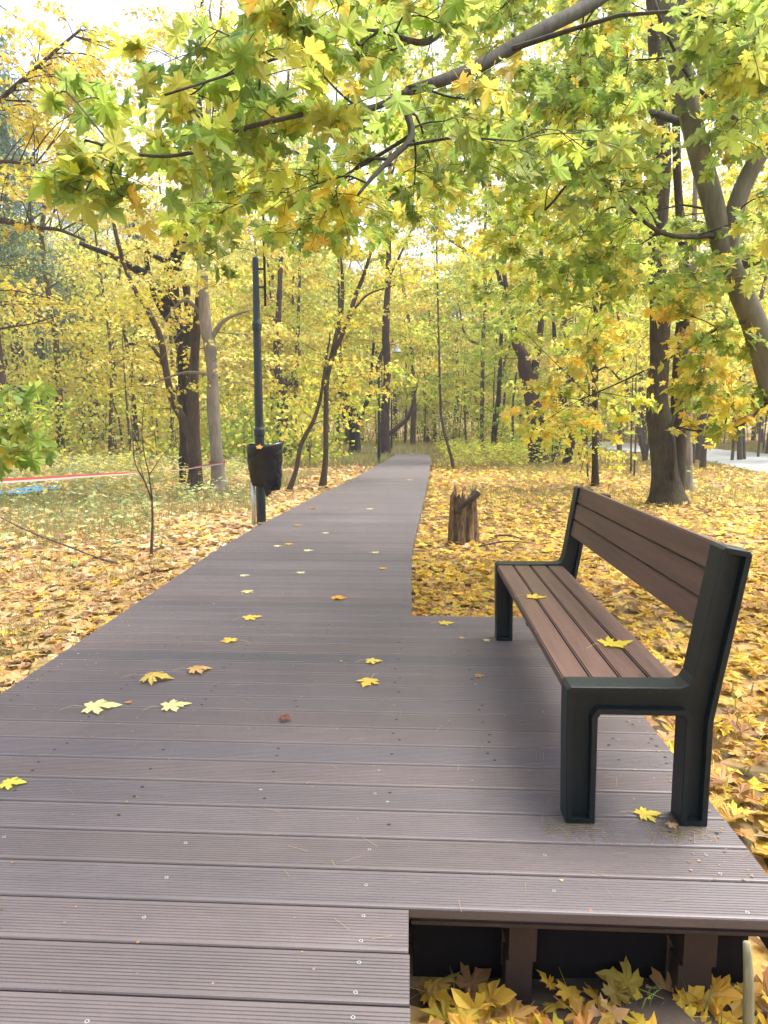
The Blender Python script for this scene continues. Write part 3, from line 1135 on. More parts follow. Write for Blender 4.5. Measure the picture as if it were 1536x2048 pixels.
# litter of twigs near the stump
for i, (px, py, L_, an) in enumerate([(1010, 1098, .7, .4), (1020, 1085, .5, -.8)]):
    q_ = ground_at(px, py)
    stick('dead_branch', ['thin grey dead branch lying flat in front of the stump', 'short grey dead branch crossing the leaves behind the far bench arm'][i],
          [(q_[0] - math.cos(an) * L_ / 2, q_[1] - math.sin(an) * L_ / 2, q_[2] + .05, .012), (q_[0], q_[1], q_[2] + .09, .010),
           (q_[0] + math.cos(an) * L_ / 2, q_[1] + math.sin(an) * L_ / 2, q_[2] + .05, .006)], 'bark_mid', 'branch')

# barrier tape
def tape():
    pts = [(446, 926, 14.0, .055), (395, 934, 14.05, .05), (372, 938, 14.0, .035), (300, 945, 13.2, .06), (230, 948, 12.4, .07), (150, 953, 11.6, .085), (60, 959, 10.8, .095), (0, 962, 10.3, .10), (-120, 966, 9.4, .10)]
    C_ = cat([(*at(a, b, c), d) for a, b, c, d in pts], 70)
    C_[:, 3] *= .72
    tw = np.interp(np.arange(70), [0, 20, 26, 32, 70], [.15, .5, 2.4, .4, .25])
    V = []; fs = []; mi = []
    for c_, w_ in zip(C_, tw):
        d = np.array((0, math.sin(w_), math.cos(w_)))
        for k in (-.5, -.06, .5):
            V.append(c_[:3] + d * c_[3] * k)
    o = MB()
    f1 = [(3 * i, 3 * i + 3, 3 * i + 4, 3 * i + 1) for i in range(69)]
    f2 = [(3 * i + 1, 3 * i + 4, 3 * i + 5, 3 * i + 2) for i in range(69)]
    o.add(V, f1, 1)
    o.n -= len(V); o.V.pop(); o.add(V, f2, 0)
    # wrap round the pale trunk
    b = ground_at(437, 985)
    cz = at(440, 928, b[1] - .2)[2]
    cc = at(434, 928, b[1])
    W = []
    for t in np.linspace(0, 2 * PI, 25):
        for z_ in (-.05, .05):
            W.append((cc[0] + .175 * math.cos(t), b[1] + .175 * math.sin(t), cz + z_))
    o.add(W, [(2 * i, 2 * i + 2, 2 * i + 3, 2 * i + 1) for i in range(24)], 0)
    ob = o.build('barrier_tape', [M['tape_red'], M['tape_white']], origin=cc)
    tag(ob, label='red and white barrier tape stretched from the pale trunk to the left', cat='barrier tape')


tape()
# blue sheeting lying in the leaves
for i, (px, py, w_, l_) in enumerate([(10, 990, .75, .75), (62, 984, .35, .6), (105, 980, .22, .35), (188, 978, .12, .25)]):
    c_ = ground_at(px, py + 3)
    mb = MB(); n_ = 9
    V = []
    for a in range(n_):
        for b in range(n_):
            u, v = a / (n_ - 1) - .5, b / (n_ - 1) - .5
            x_, y_ = c_[0] + u * w_ * 2 * (1 + .3 * noise.noise(Vector((u * 4, v * 3, i)))), c_[1] + v * l_ * 1.6
            V.append((x_, y_, gz(x_, y_) + .07 + .09 * abs(noise.noise(Vector((x_ * 5, y_ * 5, 3)))) + .05 * (.5 - abs(u))))
    mb.add(V, [(a * n_ + b, (a + 1) * n_ + b, (a + 1) * n_ + b + 1, a * n_ + b + 1) for a in range(n_ - 1) for b in range(n_ - 1)])
    o = mb.build('plastic_sheet', M['tarp'], origin=c_, smooth=True)
    tag(o, label=['largest crumpled blue plastic sheet at the left edge of the photo', 'crumpled blue plastic sheet second from the left edge', 'small crumpled blue plastic sheet third from the left edge', 'tiny blue plastic scrap farthest from the left edge'][i],
        cat='plastic sheet', group='blue plastic sheets in the leaves')

# far picnic bench beside the walk
fb = ground_at(895, 898)
ob_ = empty('far_bench', fb, label='small grey bench beside the far end of the boardwalk', cat='bench')
for nm, lo, hi in (('seat', (-.55, -.2, .40), (.55, .2, .46)), ('backrest', (-.55, .2, .55), (.55, .25, .85)), ('leg', (-.5, -.18, -.1), (-.42, .24, .40)), ('leg', (.42, -.18, -.1), (.5, .24, .40))):
    mb = MB(); mb.box(np.array(lo) + fb, np.array(hi) + fb); mb.build(nm, M['slat'] if nm != 'leg' else M['frame'], ob_)

#@@LEAVESDECK
# ------------------------------------------------------------------ single leaves lying on the deck and bench
def one_leaf(px, py, size, col, label, rot=None, curl=.1, tilt=0, z0=.004, loc=None, stem=True, shape='hero', normal=None):
    p = deck_at(px, py, z0) if loc is None else np.array(loc)
    size *= .9
    rot = R.uniform(0, 2 * PI) if rot is None else rot
    T = np.array([[math.cos(rot), math.sin(rot), math.sin(tilt)]])
    Nn = np.array([[0, 0, 1.0]]) if normal is None else np.array([normal])
    S = np.vstack([SHAPES[shape], [(0, .22 if shape == 'hero' else .4)]])
    T = unit(T); B = unit(np.cross(T, Nn)); Z = np.cross(B, T)
    r2 = S[:, 0] ** 2 + (S[:, 1] - .3) ** 2
    z = -curl * (r2 - r2.max() * (curl > 0)) + R.normal(0, .012, len(S)) + .02
    z -= z.min() if tilt == 0 else 0
    V = p + size * ((S[:, 0:1]) * B + (S[:, 1:2] - .4) * T + z[:, None] * Z)
    m = len(S) - 1
    tri = [(m, a, (a + 1) % m) for a in range(m)]
    uv = np.concatenate([S[list(t)] for t in tri])
    loops = [i for t in tri for i in t]; tot = [3] * m
    Vs = [V]; fc = [col] * m
    if stem:
        s0 = V[0]; d = -T[0] + B[0] * R.normal(0, .4)
        e = s0 + d * size * .75; e[2] = max(e[2], p[2] + .001)
        mid_ = (s0 + e) / 2 + np.array((0, 0, .1 * size))
        w_ = np.cross(unit(d), (0, 0, 1)) * .0012
        W = np.array([s0 - w_, s0 + w_, mid_ + w_, mid_ - w_, e + w_, e - w_])
        k = len(V)
        loops += [k, k + 1, k + 2, k + 3, k + 3, k + 2, k + 4, k + 5]; tot += [4, 4]
        Vs.append(W); fc += [(.6, .42, .2)] * 2
        uv = np.vstack([uv, np.full((8, 2), .5)])
    o = raw('fallen_leaf', np.vstack(Vs), loops, tot, M['leaf_dry'], fcol=np.array(fc), uv=uv, origin=p)
    tag(o, label=label, cat='leaf', group='single leaves on the boardwalk and bench')


YEL, PAL_, ORA, GRN, BRN = (.80, .56, .08), (.80, .74, .34), (.80, .40, .03), (.66, .62, .08), (.50, .26, .10)
DL = [
    (505, 1235, .125, YEL, 'tan yellow maple leaf left of the deck middle, level with the bay corner', .5, .08),
    (457, 1280, .105, YEL, 'small yellow maple leaf just below and left of the tan one', 2.2, .1),
    (497, 1183, .105, (.74, .58, .25), 'pale tan leaf on the deck, the next one up beyond the tan yellow leaf', 1.0, .15),
    (677, 1196, .12, ORA, 'orange leaf curled upright in the middle of the deck', 1.5, .3),
    (748, 1323, .092, (.78, .62, .10), 'small yellow leaf right above the star shaped one, left of the bench', .1, .18),
    (735, 1366, .115, YEL, 'flat yellow star shaped leaf in the deck middle, left of the bench', 4.4, .06),
    (893, 1246, .10, YEL, 'yellow leaf at the back edge of the bay, left of the far bench leg', .2, .1),
    (400, 1341, .125, (.66, .40, .14), 'curled tan orange leaf beside the dark cupped leaf', .5, .35),
    (316, 1358, .16, (.62, .46, .10), 'large cupped leaf with a dark shaded underside at the left', .05, .42),
    (204, 1414, .165, PAL_, 'large pale cream leaf, left one of two cream leaves', .3, .1),
    (352, 1411, .135, PAL_, 'pale cream leaf with a long stem, right one of two cream leaves', .4, .1),
    (258, 1404, .035, (.6, .28, .08), 'tiny orange brown leaf scrap between the two cream leaves', 1.2, .2),
    (572, 1439, .055, (.22, .05, .02), 'small dark red rolled leaf in the middle of the deck', 0, .8),
    (27, 1567, .088, GRN, 'yellow green leaf with a stem at the left edge of the photo', .2, .15),
    (1298, 1629, .085, (.82, .64, .08), 'bright yellow leaf on the deck between the near bench legs', .2, .15),
    (960, 1352, .055, BRN, 'small brown leaf scrap on the deck left of the bench seat', .1, .3),
    (767, 1137, .075, ORA, 'small orange leaf by the right edge of the deck, upper one', .3, .2),
    (603, 1145, .085, (.72, .66, .34), 'pale small leaf left of centre beyond the orange upright leaf', .8, .1),
    (490, 1151, .085, (.72, .64, .40), 'small pale leaf farther left than the others near the deck edge', .2, .1),
    (579, 1088, .10, ORA, 'orange leaf far up the deck, brightest of its group', 1.0, .2),
    (557, 1092, .10, PAL_, 'pale flat leaf beside the brightest far orange leaf', .1, .05),
    (618, 1101, .10, PAL_, 'pale flat leaf to the right of the far orange leaf', .1, .05),
    (597, 1051, .11, BRN, 'small brown leaf near the left edge far up the deck', .1, .3),
    (751, 1105, .09, (.70, .60, .30), 'pale small leaf near the right edge far up the deck', .7, .1),
    (627, 1017, .14, (.45, .18, .10), 'reddish leaf farthest up near the left deck edge', .4, .3),
    (821, 960, .18, (.75, .45, .15), 'orange yellow leaf farthest up near the right deck edge', .4, .2),
    (975, 1281, .05, (.78, .68, .34), 'tiny pale leaf right beside the far bench leg', .3, .2),
    (924, 1276, .04, (.62, .38, .2), 'tiny tan leaf scrap left of the far bench leg', .3, .2),
    (1345, 1650, .04, (.6, .4, .2), 'tiny tan scrap at the foot of the rear near bench leg', .3, .2),
    (683, 1322, .02, (.6, .3, .2), 'tiny reddish speck of leaf in the middle of the deck', .3, .2),
    (740, 1018, .12, (.7, .6, .3), 'pale leaf in the middle of the far deck', .3, .1),
    (652, 1066, .09, (.75, .68, .42), 'pale small leaf right of the far orange leaf group', .9, .1),
]
for (px, py, sz, col, lab, rot, cu) in DL:
    one_leaf(px, py, sz, col, lab, rot, cu, stem=sz > .07)
ls = at(1073, 1194, 3.05)
for (px, py, sz, col, lab, rot) in ((1073, 1194, .095, (.76, .56, .08), 'yellow leaf lying on the far half of the bench seat', -.2), (1233, 1286, .125, (.74, .60, .05), 'bright yellow curled leaf lying on the near half of the bench seat', .15)):
    r_ = ray(px, py); t_ = (.443 - CH) / r_[2]
    one_leaf(0, 0, sz, col, lab, rot, -.22, loc=(r_[0] * t_, r_[1] * t_, .4405))
r_ = at(519, 893, lb[1] - .42)
one_leaf(0, 0, .10, ORA, 'orange leaf stuck to the rim of the black bin bag', 1.5, .05, loc=tuple(r_), stem=False, tilt=1.2, normal=(0, -1, .3))
#@@LITTER
# ------------------------------------------------------------------ fallen leaves and grass (uncountable)
GXc, GYc = gx, gy


def gzv(x, y):
    """vectorised ground height from the ground sheet"""
    G = GV[:, 2].reshape(ny, nx)
    i = np.clip(np.searchsorted(gx, x) - 1, 0, nx - 2); j = np.clip(np.searchsorted(gy, y) - 1, 0, ny - 2)
    fx = (x - gx[i]) / (gx[i + 1] - gx[i]); fy = (y - gy[j]) / (gy[j + 1] - gy[j])
    return (G[j, i] * (1 - fx) + G[j, i + 1] * fx) * (1 - fy) + (G[j + 1, i] * (1 - fx) + G[j + 1, i + 1] * fx) * fy


def off_deck(x, y, m=.01):
    xr = np.interp(y, XRY, XRX)
    on = (x < xr + m) & (x > xr - 1.88 - m) & (y < 37.5)
    on |= (x < PX0 + m) & (x > -.1) & (y > PY0 + .05) & (y < PY1 + .01)
    return ~on


def in_view(x, y, m=.6):
    c, s = math.cos(YAW), math.sin(YAW)
    cx_ = x * c + y * s; cy_ = -x * s + y * c
    return (cy_ > .8) & (abs(cx_) < cy_ * .56 + m + 1.0)


def scatter(y0, y1, dens, m=.6):
    hw = y1 * .62 + 2
    n_ = int(2 * hw * (y1 - y0) * dens)
    x = R.uniform(-hw, hw, n_); y = R.uniform(y0, y1, n_)
    k = in_view(x, y, m) & off_deck(x, y)
    return x[k], y[k]


NE = np.array(sorted([(a[1], a[0]) for a in near_e])); FE = np.array(sorted([(a[1], a[0]) for a in far_e]))


def off_road(x, y):
    k = (x < np.interp(y, NE[:, 0], NE[:, 1]) + .05) | (y < NE[0, 0] - 1) | (x > np.interp(y, FE[:, 0], FE[:, 1], left=99))
    return x[k], y[k]


def nz(x, y, s, o=0.0):
    return np.array([noise.noise(Vector((a * s, b * s, o))) for a, b in zip(x, y)])


def litter(x, y, size, shape, mat_, name, lift, tiltv=.35, curl=.15, dens_mod=True):
    left = x < -.9
    if dens_mod:
        v = nz(x, y, .9, 5.0) + .5 * nz(x, y, 3.0, 9.0)
        keep = (v > R.uniform(-.9, .35, len(x))) | (R.random(len(x)) < .40)
        x, y, left = x[keep], y[keep], left[keep]
    n_ = len(x)
    P = np.c_[x, y, gzv(x, y) + lift + R.random(n_) * .035]
    a = R.uniform(0, 2 * PI, n_)
    T = np.c_[np.cos(a), np.sin(a), R.normal(0, .22, n_)]
    Nn = np.c_[R.normal(0, tiltv, n_), R.normal(0, tiltv, n_), np.ones(n_)]
    c = np.where(left[:, None], pal('litterL', n_), pal('litter', n_))
    return leaves(name, P, T, Nn, size * R.uniform(.55, 1.2, n_), c, shape, mat_, curl=curl, origin=(0, 0, 0), kind='stuff')


x, y = scatter(.9, 7.5, 300)
litter(x, y, .098, 'hero', M['leaf_dry'], 'fallen_leaves', .012, .32)
x, y = scatter(7.5, 16, 150); k = (x > -2.6) | (R.random(len(x)) < .62); x, y = x[k], y[k]
litter(x, y, .105, 'mid', M['leaf_dry_far'], 'fallen_leaves', .02, .4)
x, y = scatter(16, 42, 26); x, y = off_road(x, y)
litter(x, y, .15, 'far', M['leaf_dry_far'], 'fallen_leaves', .03, .5)

# drift of big leaves in the gap in front of the bay
n_ = 330
x = R.uniform(.03, 1.5, n_); y = R.uniform(.95, PY0 + .06, n_)
P = np.c_[x, y, gzv(x, y) + .02 + .04 * R.random(n_)]
a = R.uniform(0, 2 * PI, n_)
leaves('fallen_leaves', P, np.c_[np.cos(a), np.sin(a), R.normal(.1, .4, n_)], np.c_[R.normal(0, .6, n_), R.normal(-.3, .5, n_), np.ones(n_)],
       .092 * R.uniform(.6, 1.2, n_), pal('litter', n_), 'hero', M['leaf_dry'], curl=.2, origin=(0, 0, 0), kind='stuff')
# sand heap in the gap
mb = MB(); V = []; n_ = 16
for a in range(n_):
    for b in range(n_):
        u, v = a / (n_ - 1) * 2 - 1, b / (n_ - 1) * 2 - 1
        x_, y_ = .56 + u * .60, PY0 - .04 + v * .34
        V.append((x_, y_, gz(x_, y_) - .012 + .025 * (1 - u * u) * (1 - v * v) + .045 * math.exp(-9 * ((u - .15) ** 2 + (v - .05) ** 2)) + .006 * noise.noise(Vector((x_ * 30, y_ * 30, 0)))))
mb.add(V, [(a * n_ + b, (a + 1) * n_ + b, (a + 1) * n_ + b + 1, a * n_ + b + 1) for a in range(n_ - 1) for b in range(n_ - 1)])
o = mb.build('sand_heap', M['sand'], smooth=True, origin=(.52, PY0 - .02, -.25))
tag(o, kind='stuff')


def blades(name, x, y, h, palname, w=.006, lean=.45, k=1):
    n_ = len(x)
    P = np.c_[x, y, gzv(x, y) - .01]
    a = R.uniform(0, 2 * PI, n_)
    d = np.c_[np.cos(a), np.sin(a), np.zeros(n_)]
    h = (h * R.uniform(.4, 1.2, n_))[:, None]
    ln = np.abs(R.normal(0, lean, n_))[:, None]
    side = np.c_[-np.sin(a + 1.1), np.cos(a + 1.1), np.zeros(n_)] * w * R.uniform(.6, 1.5, n_)[:, None]
    mid_ = P + d * ln * h * .35 + np.array((0, 0, 1)) * h * .6
    tip = P + d * ln * h * 1.1 + np.array((0, 0, 1)) * h * (1 - .3 * ln)
    V = np.stack([P - side, P + side, mid_ + side * .7, tip, mid_ - side * .7], 1).reshape(-1, 3)
    loops = (np.arange(n_)[:, None] * 5 + np.arange(5)[None]).ravel()
    o = raw(name, V, loops, np.full(n_, 5), M['grass'], fcol=pal(palname, n_))
    o['kind'] = 'stuff'


def clump(x, y, s, th, o=0.0):
    return nz(x, y, s, o) > th


x, y = scatter(4, 14, 420); k = (x < -2.5) & (nz(x, y, .5, 2.0) + .4 * nz(x, y, 2.2, 4.) > -.06); blades('grass', x[k], y[k], .16, 'straw', .004)
x, y = scatter(12, 30, 150); x, y = off_road(x, y); k = ((x < -3) | (x > 1.2)) & (nz(x, y, .3, 6.0) + .4 * nz(x, y, 1.5, 4.) > -.02); blades('grass', x[k], y[k], np.where(x[k] > 1, .15, .26), 'straw', .007)
x, y = scatter(28, 60, 30); x, y = off_road(x, y); blades('grass', x, y, np.where(x > 1, .2, .45), 'straw', .03)
x, y = scatter(1.0, 8, 60); k = (nz(x, y, .8, 11.0) > .30); blades('grass', x[k], y[k], .12, 'herb', .004)
# a few fresh blades in the gap by the joists
x = np.r_[R.normal(.60, .03, 9), R.normal(.11, .02, 3), R.normal(.74, .03, 12)]; y = np.r_[R.normal(1.66, .03, 9), R.normal(1.72, .02, 3), R.normal(1.55, .04, 12)]
blades('grass', x, y, .13, 'herb', .0025, .5)
# low herbs with small leaves on the left and round the clearing
def herbs(x, y, hgt, size, palname, name='undergrowth'):
    n_ = len(x) * 7
    xx = np.repeat(x, 7) + R.normal(0, .05, n_); yy = np.repeat(y, 7) + R.normal(0, .05, n_)
    P = np.c_[xx, yy, gzv(xx, yy) + R.random(n_) * hgt + .02]
    a = R.uniform(0, 2 * PI, n_)
    T = np.c_[np.cos(a), np.sin(a), R.normal(.2, .3, n_)]
    Nn = np.c_[R.normal(0, .4, n_), R.normal(0, .4, n_), np.ones(n_)]
    leaves(name, P, T, Nn, size * R.uniform(.6, 1.3, n_), pal(palname, n_), 'oval', M['grass'], origin=(0, 0, 0), kind='stuff')
x, y = scatter(4.2, 14, 22); k = (x < -2.8) & (nz(x, y, .45, 2.0) > -.08); herbs(x[k], y[k], .22, .06, 'herb')
x, y = scatter(13, 40, 5); x, y = off_road(x, y); k = ((x < -4) | ((x > 2.5) & (x < .17 * y))) & (nz(x, y, .25, 8.0) > .02); herbs(x[k], y[k], .6, .13, 'olive')
x, y = scatter(26, 48, 4); k = (x > 1.5) & (x < 5.5); herbs(x[k], y[k], .9, .16, 'lime')
x, y = scatter(5.5, 14, 9); k = (x < -2.9) & ((y < 8.6) | (y > 11.5) | (x > -4.6)) & (nz(x, y, .5, 2.0) > -.15); herbs(x[k], y[k], .42, .085, 'weed')
x, y = scatter(6, 16, 90); k = (x < -3.0) & (nz(x, y, .6, 12.0) > .1); blades('grass', x[k], y[k], .42, 'straw', .004)
x, y = scatter(14, 26, 9); k = (x < -4.5) & (nz(x, y, .4, 3.0) > 0); herbs(x[k], y[k], .55, .10, 'weed')
# crumbs of leaf and soil along the edges and in the corners of the deck
n_ = 1000
x = np.where(R.random(n_) < .5, -1.86 + np.abs(R.normal(0, .22, n_)), R.uniform(-1.8, .96, n_)); y = R.uniform(1.2, 8, n_)
x[:200] = .97 - np.abs(R.normal(0, .10, 200)); y[:200] = R.uniform(1.7, 4.3, 200)
k = ((x < -.01) | ((y > PY0) & (y < PY1))) & (x < .98); x, y = x[k], y[k]; n_ = len(x)
a = R.uniform(0, 2 * PI, n_)
leaves('leaf_crumbs', np.c_[x, y, np.full(n_, .002)], np.c_[np.cos(a), np.sin(a), 0 * a], np.c_[R.normal(0, .15, n_), R.normal(0, .15, n_), np.ones(n_)],
       R.uniform(.003, .011, n_), pal('brown', n_), 'far', M['leaf_dry_far'], curl=0, origin=(0, 0, 0), kind='stuff')
# pine needles scattered on the deck
n_ = 280
y = R.uniform(1.2, 4.4, n_); x = np.where(R.random(n_) < .35, R.uniform(.4, .98, n_), R.uniform(-1.8, .98, n_)); k = (x < 0) | (y > PY0); x, y = x[k], y[k]
x[:60] = R.normal(.50, .05, 60); y[:60] = R.normal(2.03, .025, 60); x[60:130] = R.normal(.83, .06, 70); y[60:130] = R.normal(2.03, .03, 70)
a = R.uniform(0, PI, len(x)); L_ = R.uniform(.015, .035, len(x))
d = np.c_[np.cos(a), np.sin(a), 0 * a] * L_[:, None]; s_ = np.c_[-np.sin(a), np.cos(a), 0 * a] * .0006
P = np.c_[x, y, np.full(len(x), .003)]
V = np.stack([P - d - s_, P + d - s_, P + d + s_, P - d + s_], 1).reshape(-1, 3)
o = raw('pine_needles', V, np.arange(len(V)), np.full(len(x), 4), M['grass'], fcol=pal('straw', len(x)) * np.array((1, .8, .7)))
o['kind'] = 'stuff'

#@@TREES
# ------------------------------------------------------------------ the near leaning maple at the right, its limbs over the walk
b = np.array((3.35, 5.45, 0)); b[2] = gz(b[0], b[1])
root = empty('leaning_maple', b, label='near leaning maple with smooth trunk at the right edge, its green boughs overhanging the walk', cat='tree')
tb = MB(); Y0 = 5.5
Tk = skeleton([(1660, 1130, 70), (1622, 1000, 56), (1588, 880, 50), (1549, 770, 46), (1513, 660, 43), (1482, 585, 39), (1462, 530, 35)], Y0)
Tk = np.vstack([[(b[0], b[1], b[2] - .06, .19)], Tk])
tb.tube(Tk[:, :3], Tk[:, 3], 14, .06)
lim = [
    [(1462, 550, 40), (1458, 500, 32), (1466, 440, 30), (1482, 385, 28), (1508, 330, 27), (1540, 280, 26), (1600, 200, 24), (1680, 80, 18)],
    [(1466, 545, 30), (1485, 528, 22), (1515, 518, 18), (1560, 490, 16), (1640, 440, 10)],
    [(1462, 560, 44), (1446, 500, 34), (1432, 430, 34), (1408, 340, 36), (1385, 250, 37), (1366, 160, 38), (1348, 80, 40), (1335, 20, 34), (1310, -60, 34), (1290, -180, 30), (1260, -340, 20)],
    [(1350, 70, 34), (1368, 10, 28), (1385, -80, 26), (1400, -220, 18)],
    # the bough over the walk, its backlit darkness put into the bark colour: comes forward from high on the pale limb
    [(1300, -120, 30), (1260, -60, 32, -.8), (1190, 2, 27, -1.5), (1080, 62, 25, -1.9), (960, 131, 23, -2.2), (880, 162, 20, -2.4), (815, 182, 17, -2.5)],
    [(817, 182, 19, -2.5), (811, 214, 15, -2.5), (823, 272, 13, -2.6), (781, 318, 11, -2.7), (745, 355, 8, -2.8), (716, 390, 5, -2.9)],
    [(817, 182, 14, -2.5), (745, 216, 12, -2.6), (690, 214, 11, -2.8), (590, 232, 9, -3.0), (472, 262, 9, -3.1), (395, 303, 7, -3.2), (292, 311, 6, -3.3), (170, 280, 4, -3.4)],
    [(1090, -60, 20, -1.9), (960, -25, 16, -2.2), (900, 35, 13, -2.5), (850, 85, 12, -2.6), (745, 60, 6, -2.8), (645, 85, 6, -3.0), (500, 135, 5, -3.1), (330, 190, 4, -3.3)],
    [(1540, 280, 14, 0), (1480, 245, 8, -.4), (1390, 170, 6, -.9), (1330, 60, 5, -1.3), (1300, -30, 6, -1.2)],
    [(1436, 470, 12, 0), (1320, 465, 8, -.5), (1180, 350, 5, -.9), (1090, 420, 4, -1.0)],
    [(1510, 640, 7, 0), (1440, 655, 5, -.1), (1350, 710, 4, .2), (1250, 760, 3, .5), (1160, 800, 2.5, .8)],
    [(1385, 250, 16, 0), (1250, 215, 11, 1.0), (1100, 225, 8, 1.8), (940, 260, 6, 2.4), (780, 330, 4, 2.8), (640, 380, 3, 3.2)],
    [(1545, 800, 7, 0), (1480, 850, 5, -.1), (1400, 862, 4, .1), (1340, 850, 3, .3)],
]
Sk = []
tbt = tb; tb = MB()
for l in lim:
    Q = skeleton(l, Y0)
    (tbt if l[0][2] > 33 else tb).tube(Q[:, :3], Q[:, 3], 10 if l[0][2] > 18 else 6, .08)
    Sk.append(Q)
S = np.vstack(Sk)
acc = []
GUARD = [([(1340, 0), (1366, 160), (1408, 340), (1446, 500), (1470, 570), (1536, 780)], 5.5, 34), ([(1462, 550), (1466, 440), (1508, 330), (1545, 270)], 5.5, 26),
         ([(1190, 2), (1080, 62), (960, 131), (815, 182), (811, 214), (823, 272), (745, 355)], 3.6, 36), ([(1308, 60), (1322, 300), (1314, 540), (1318, 840), (1330, 1000)], 12, 30),
         ([(508, 505), (514, 640), (520, 760)], 10, 55)]


def guarded(px, py, d):
    for pl_, dd, w_ in GUARD:
        if d > dd - .1: continue
        for (ax, ay), (bx, by) in zip(pl_[:-1], pl_[1:]):
            t = min(1, max(0, ((px - ax) * (bx - ax) + (py - ay) * (by - ay)) / ((bx - ax) ** 2 + (by - ay) ** 2)))
            if math.hypot(px - ax - t * (bx - ax), py - ay - t * (by - ay)) < w_ + 85 / d: return True
    return False


def reg(boxes, per, rad, leaf, palname, flat=.3, face=.6, nsub=4, pw=None):
    for (x0, y0, x1, y1, da, db_, n_) in boxes:
        tg = []
        for _ in range(n_):
            for _try in range(6):
                q_ = (R.uniform(x0, x1), R.uniform(y0, y1), R.uniform(da, db_))
                if not guarded(*q_) or (_try == 5 and R.random() < .1):
                    tg.append(at(*q_)); break
        sprays(tg, S, tb, per, rad, leaf, palname, 'hero', acc, twig=.0035, flat=flat, nsub=nsub, face=face, pw=pw)


# large leaves, top left, 2 m away
reg([(110, 290, 330, 390, 1.9, 2.4, 4), (190, 160, 470, 330, 2.1, 2.8, 9), (260, 20, 480, 180, 2.3, 3.0, 7), (470, -40, 700, 200, 2.2, 3.0, 15),
     (480, 180, 720, 320, 2.3, 3.0, 11), (640, -40, 880, 160, 2.4, 3.2, 13), (110, 370, 250, 430, 2.0, 2.2, 1), (100, 120, 260, 260, 2.2, 2.8, 3)], 11, .17, .095, ['green', 'mix', 'lime', 'green'], nsub=3)
# mid-size leaves below the bough
reg([(330, 380, 520, 520, 3.2, 3.9, 7), (430, 320, 760, 500, 2.9, 3.9, 25), (700, 200, 900, 360, 2.9, 3.6, 9), (780, 300, 900, 380, 3.0, 3.6, 3), (600, 330, 740, 430, 2.7, 3.1, 5)], 12, .22, .088, ['green', 'lime', 'mix', 'green'], nsub=4)
# upper right canopy
reg([(860, -40, 1060, 60, 4.3, 5.2, 16), (1040, -60, 1240, 60, 4.6, 5.4, 12), (880, 190, 1160, 350, 3.3, 4.8, 30), (860, 90, 1200, 200, 4.6, 5.4, 16), (1130, 80, 1330, 260, 3.8, 5.2, 34), (1330, -20, 1560, 180, 3.2, 5.4, 42),
     (1130, 260, 1360, 430, 3.8, 5.4, 22), (1390, 180, 1560, 440, 4.2, 5.8, 22), (950, 190, 1250, 300, 2.6, 3.0, 5), (1300, 60, 1536, 500, 2.8, 3.6, 10)], 15, .25, .094, ['lime', 'mix', 'green', 'green'], nsub=4)
reg([(1200, 400, 1440, 600, 4.6, 6.0, 24), (980, 380, 1200, 600, 5.0, 7.0, 22), (1400, 420, 1560, 600, 4.2, 5.6, 9)], 15, .3, .10, ['green', 'lime'], nsub=5)
# smaller looking leaves farther back
reg([(860, 230, 1320, 520, 6.0, 9.0, 52), (960, 500, 1300, 680, 6.5, 9.5, 26), (480, 200, 900, 470, 6.0, 9.0, 46), (1120, 0, 1540, 260, 5.8, 8.5, 30)], 22, .36, .088, ['lime', 'mix', 'green', 'lime', 'yellow'], nsub=5)
# golden boughs low on the right
reg([(1340, 580, 1500, 830, 5.2, 6.4, 26), (1160, 640, 1340, 760, 5.8, 6.8, 10), (1060, 770, 1340, 880, 6.0, 7.2, 14), (1380, 780, 1536, 880, 5.2, 6.2, 9)], 15, .28, .10, ['gold', 'mix', 'yellow', 'lime', 'green'], nsub=5)
# crown above the picture
reg([(900, -500, 1700, -120, 4.5, 8.0, 30)], 14, .4, .12, ['lime', 'mix'], nsub=5)
tbt.build('trunk', M['bark_smooth'], root, smooth=True)
tb.build('limbs', M['bark_bough'], root, smooth=True)
finish_tree(root, None, acc, None, 'hero', M['leaf_hero'])

# small tree out of frame at the left whose leaves come into the picture
b = np.array((-3.1, 4.2, 0)); b[2] = gz(b[0], b[1])
root = empty('young_maple', b, label='green leaved young maple reaching in at the left edge of the photo', cat='tree')
tb = MB()
Tk = cat([(b[0], b[1], b[2] - .05, .035), (-3.0, 4.2, .6, .03), (-2.9, 4.1, 1.4, .022), (-3.0, 4.1, 2.4, .012)], 14)
tb.tube(Tk[:, :3], Tk[:, 3], 8, .05)
S = Tk; acc = []
reg([(-60, 740, 50, 860, 3.8, 4.3, 4), (-40, 850, 90, 930, 3.6, 4.2, 4), (-80, 880, 10, 940, 3.8, 4.2, 2), (-250, 500, -100, 850, 3.8, 4.4, 8)], 10, .18, .12, ['green', 'lime', 'green'], nsub=3)
finish_tree(root, tb, acc, M['bark_mid'], 'hero', M['leaf_hero'])

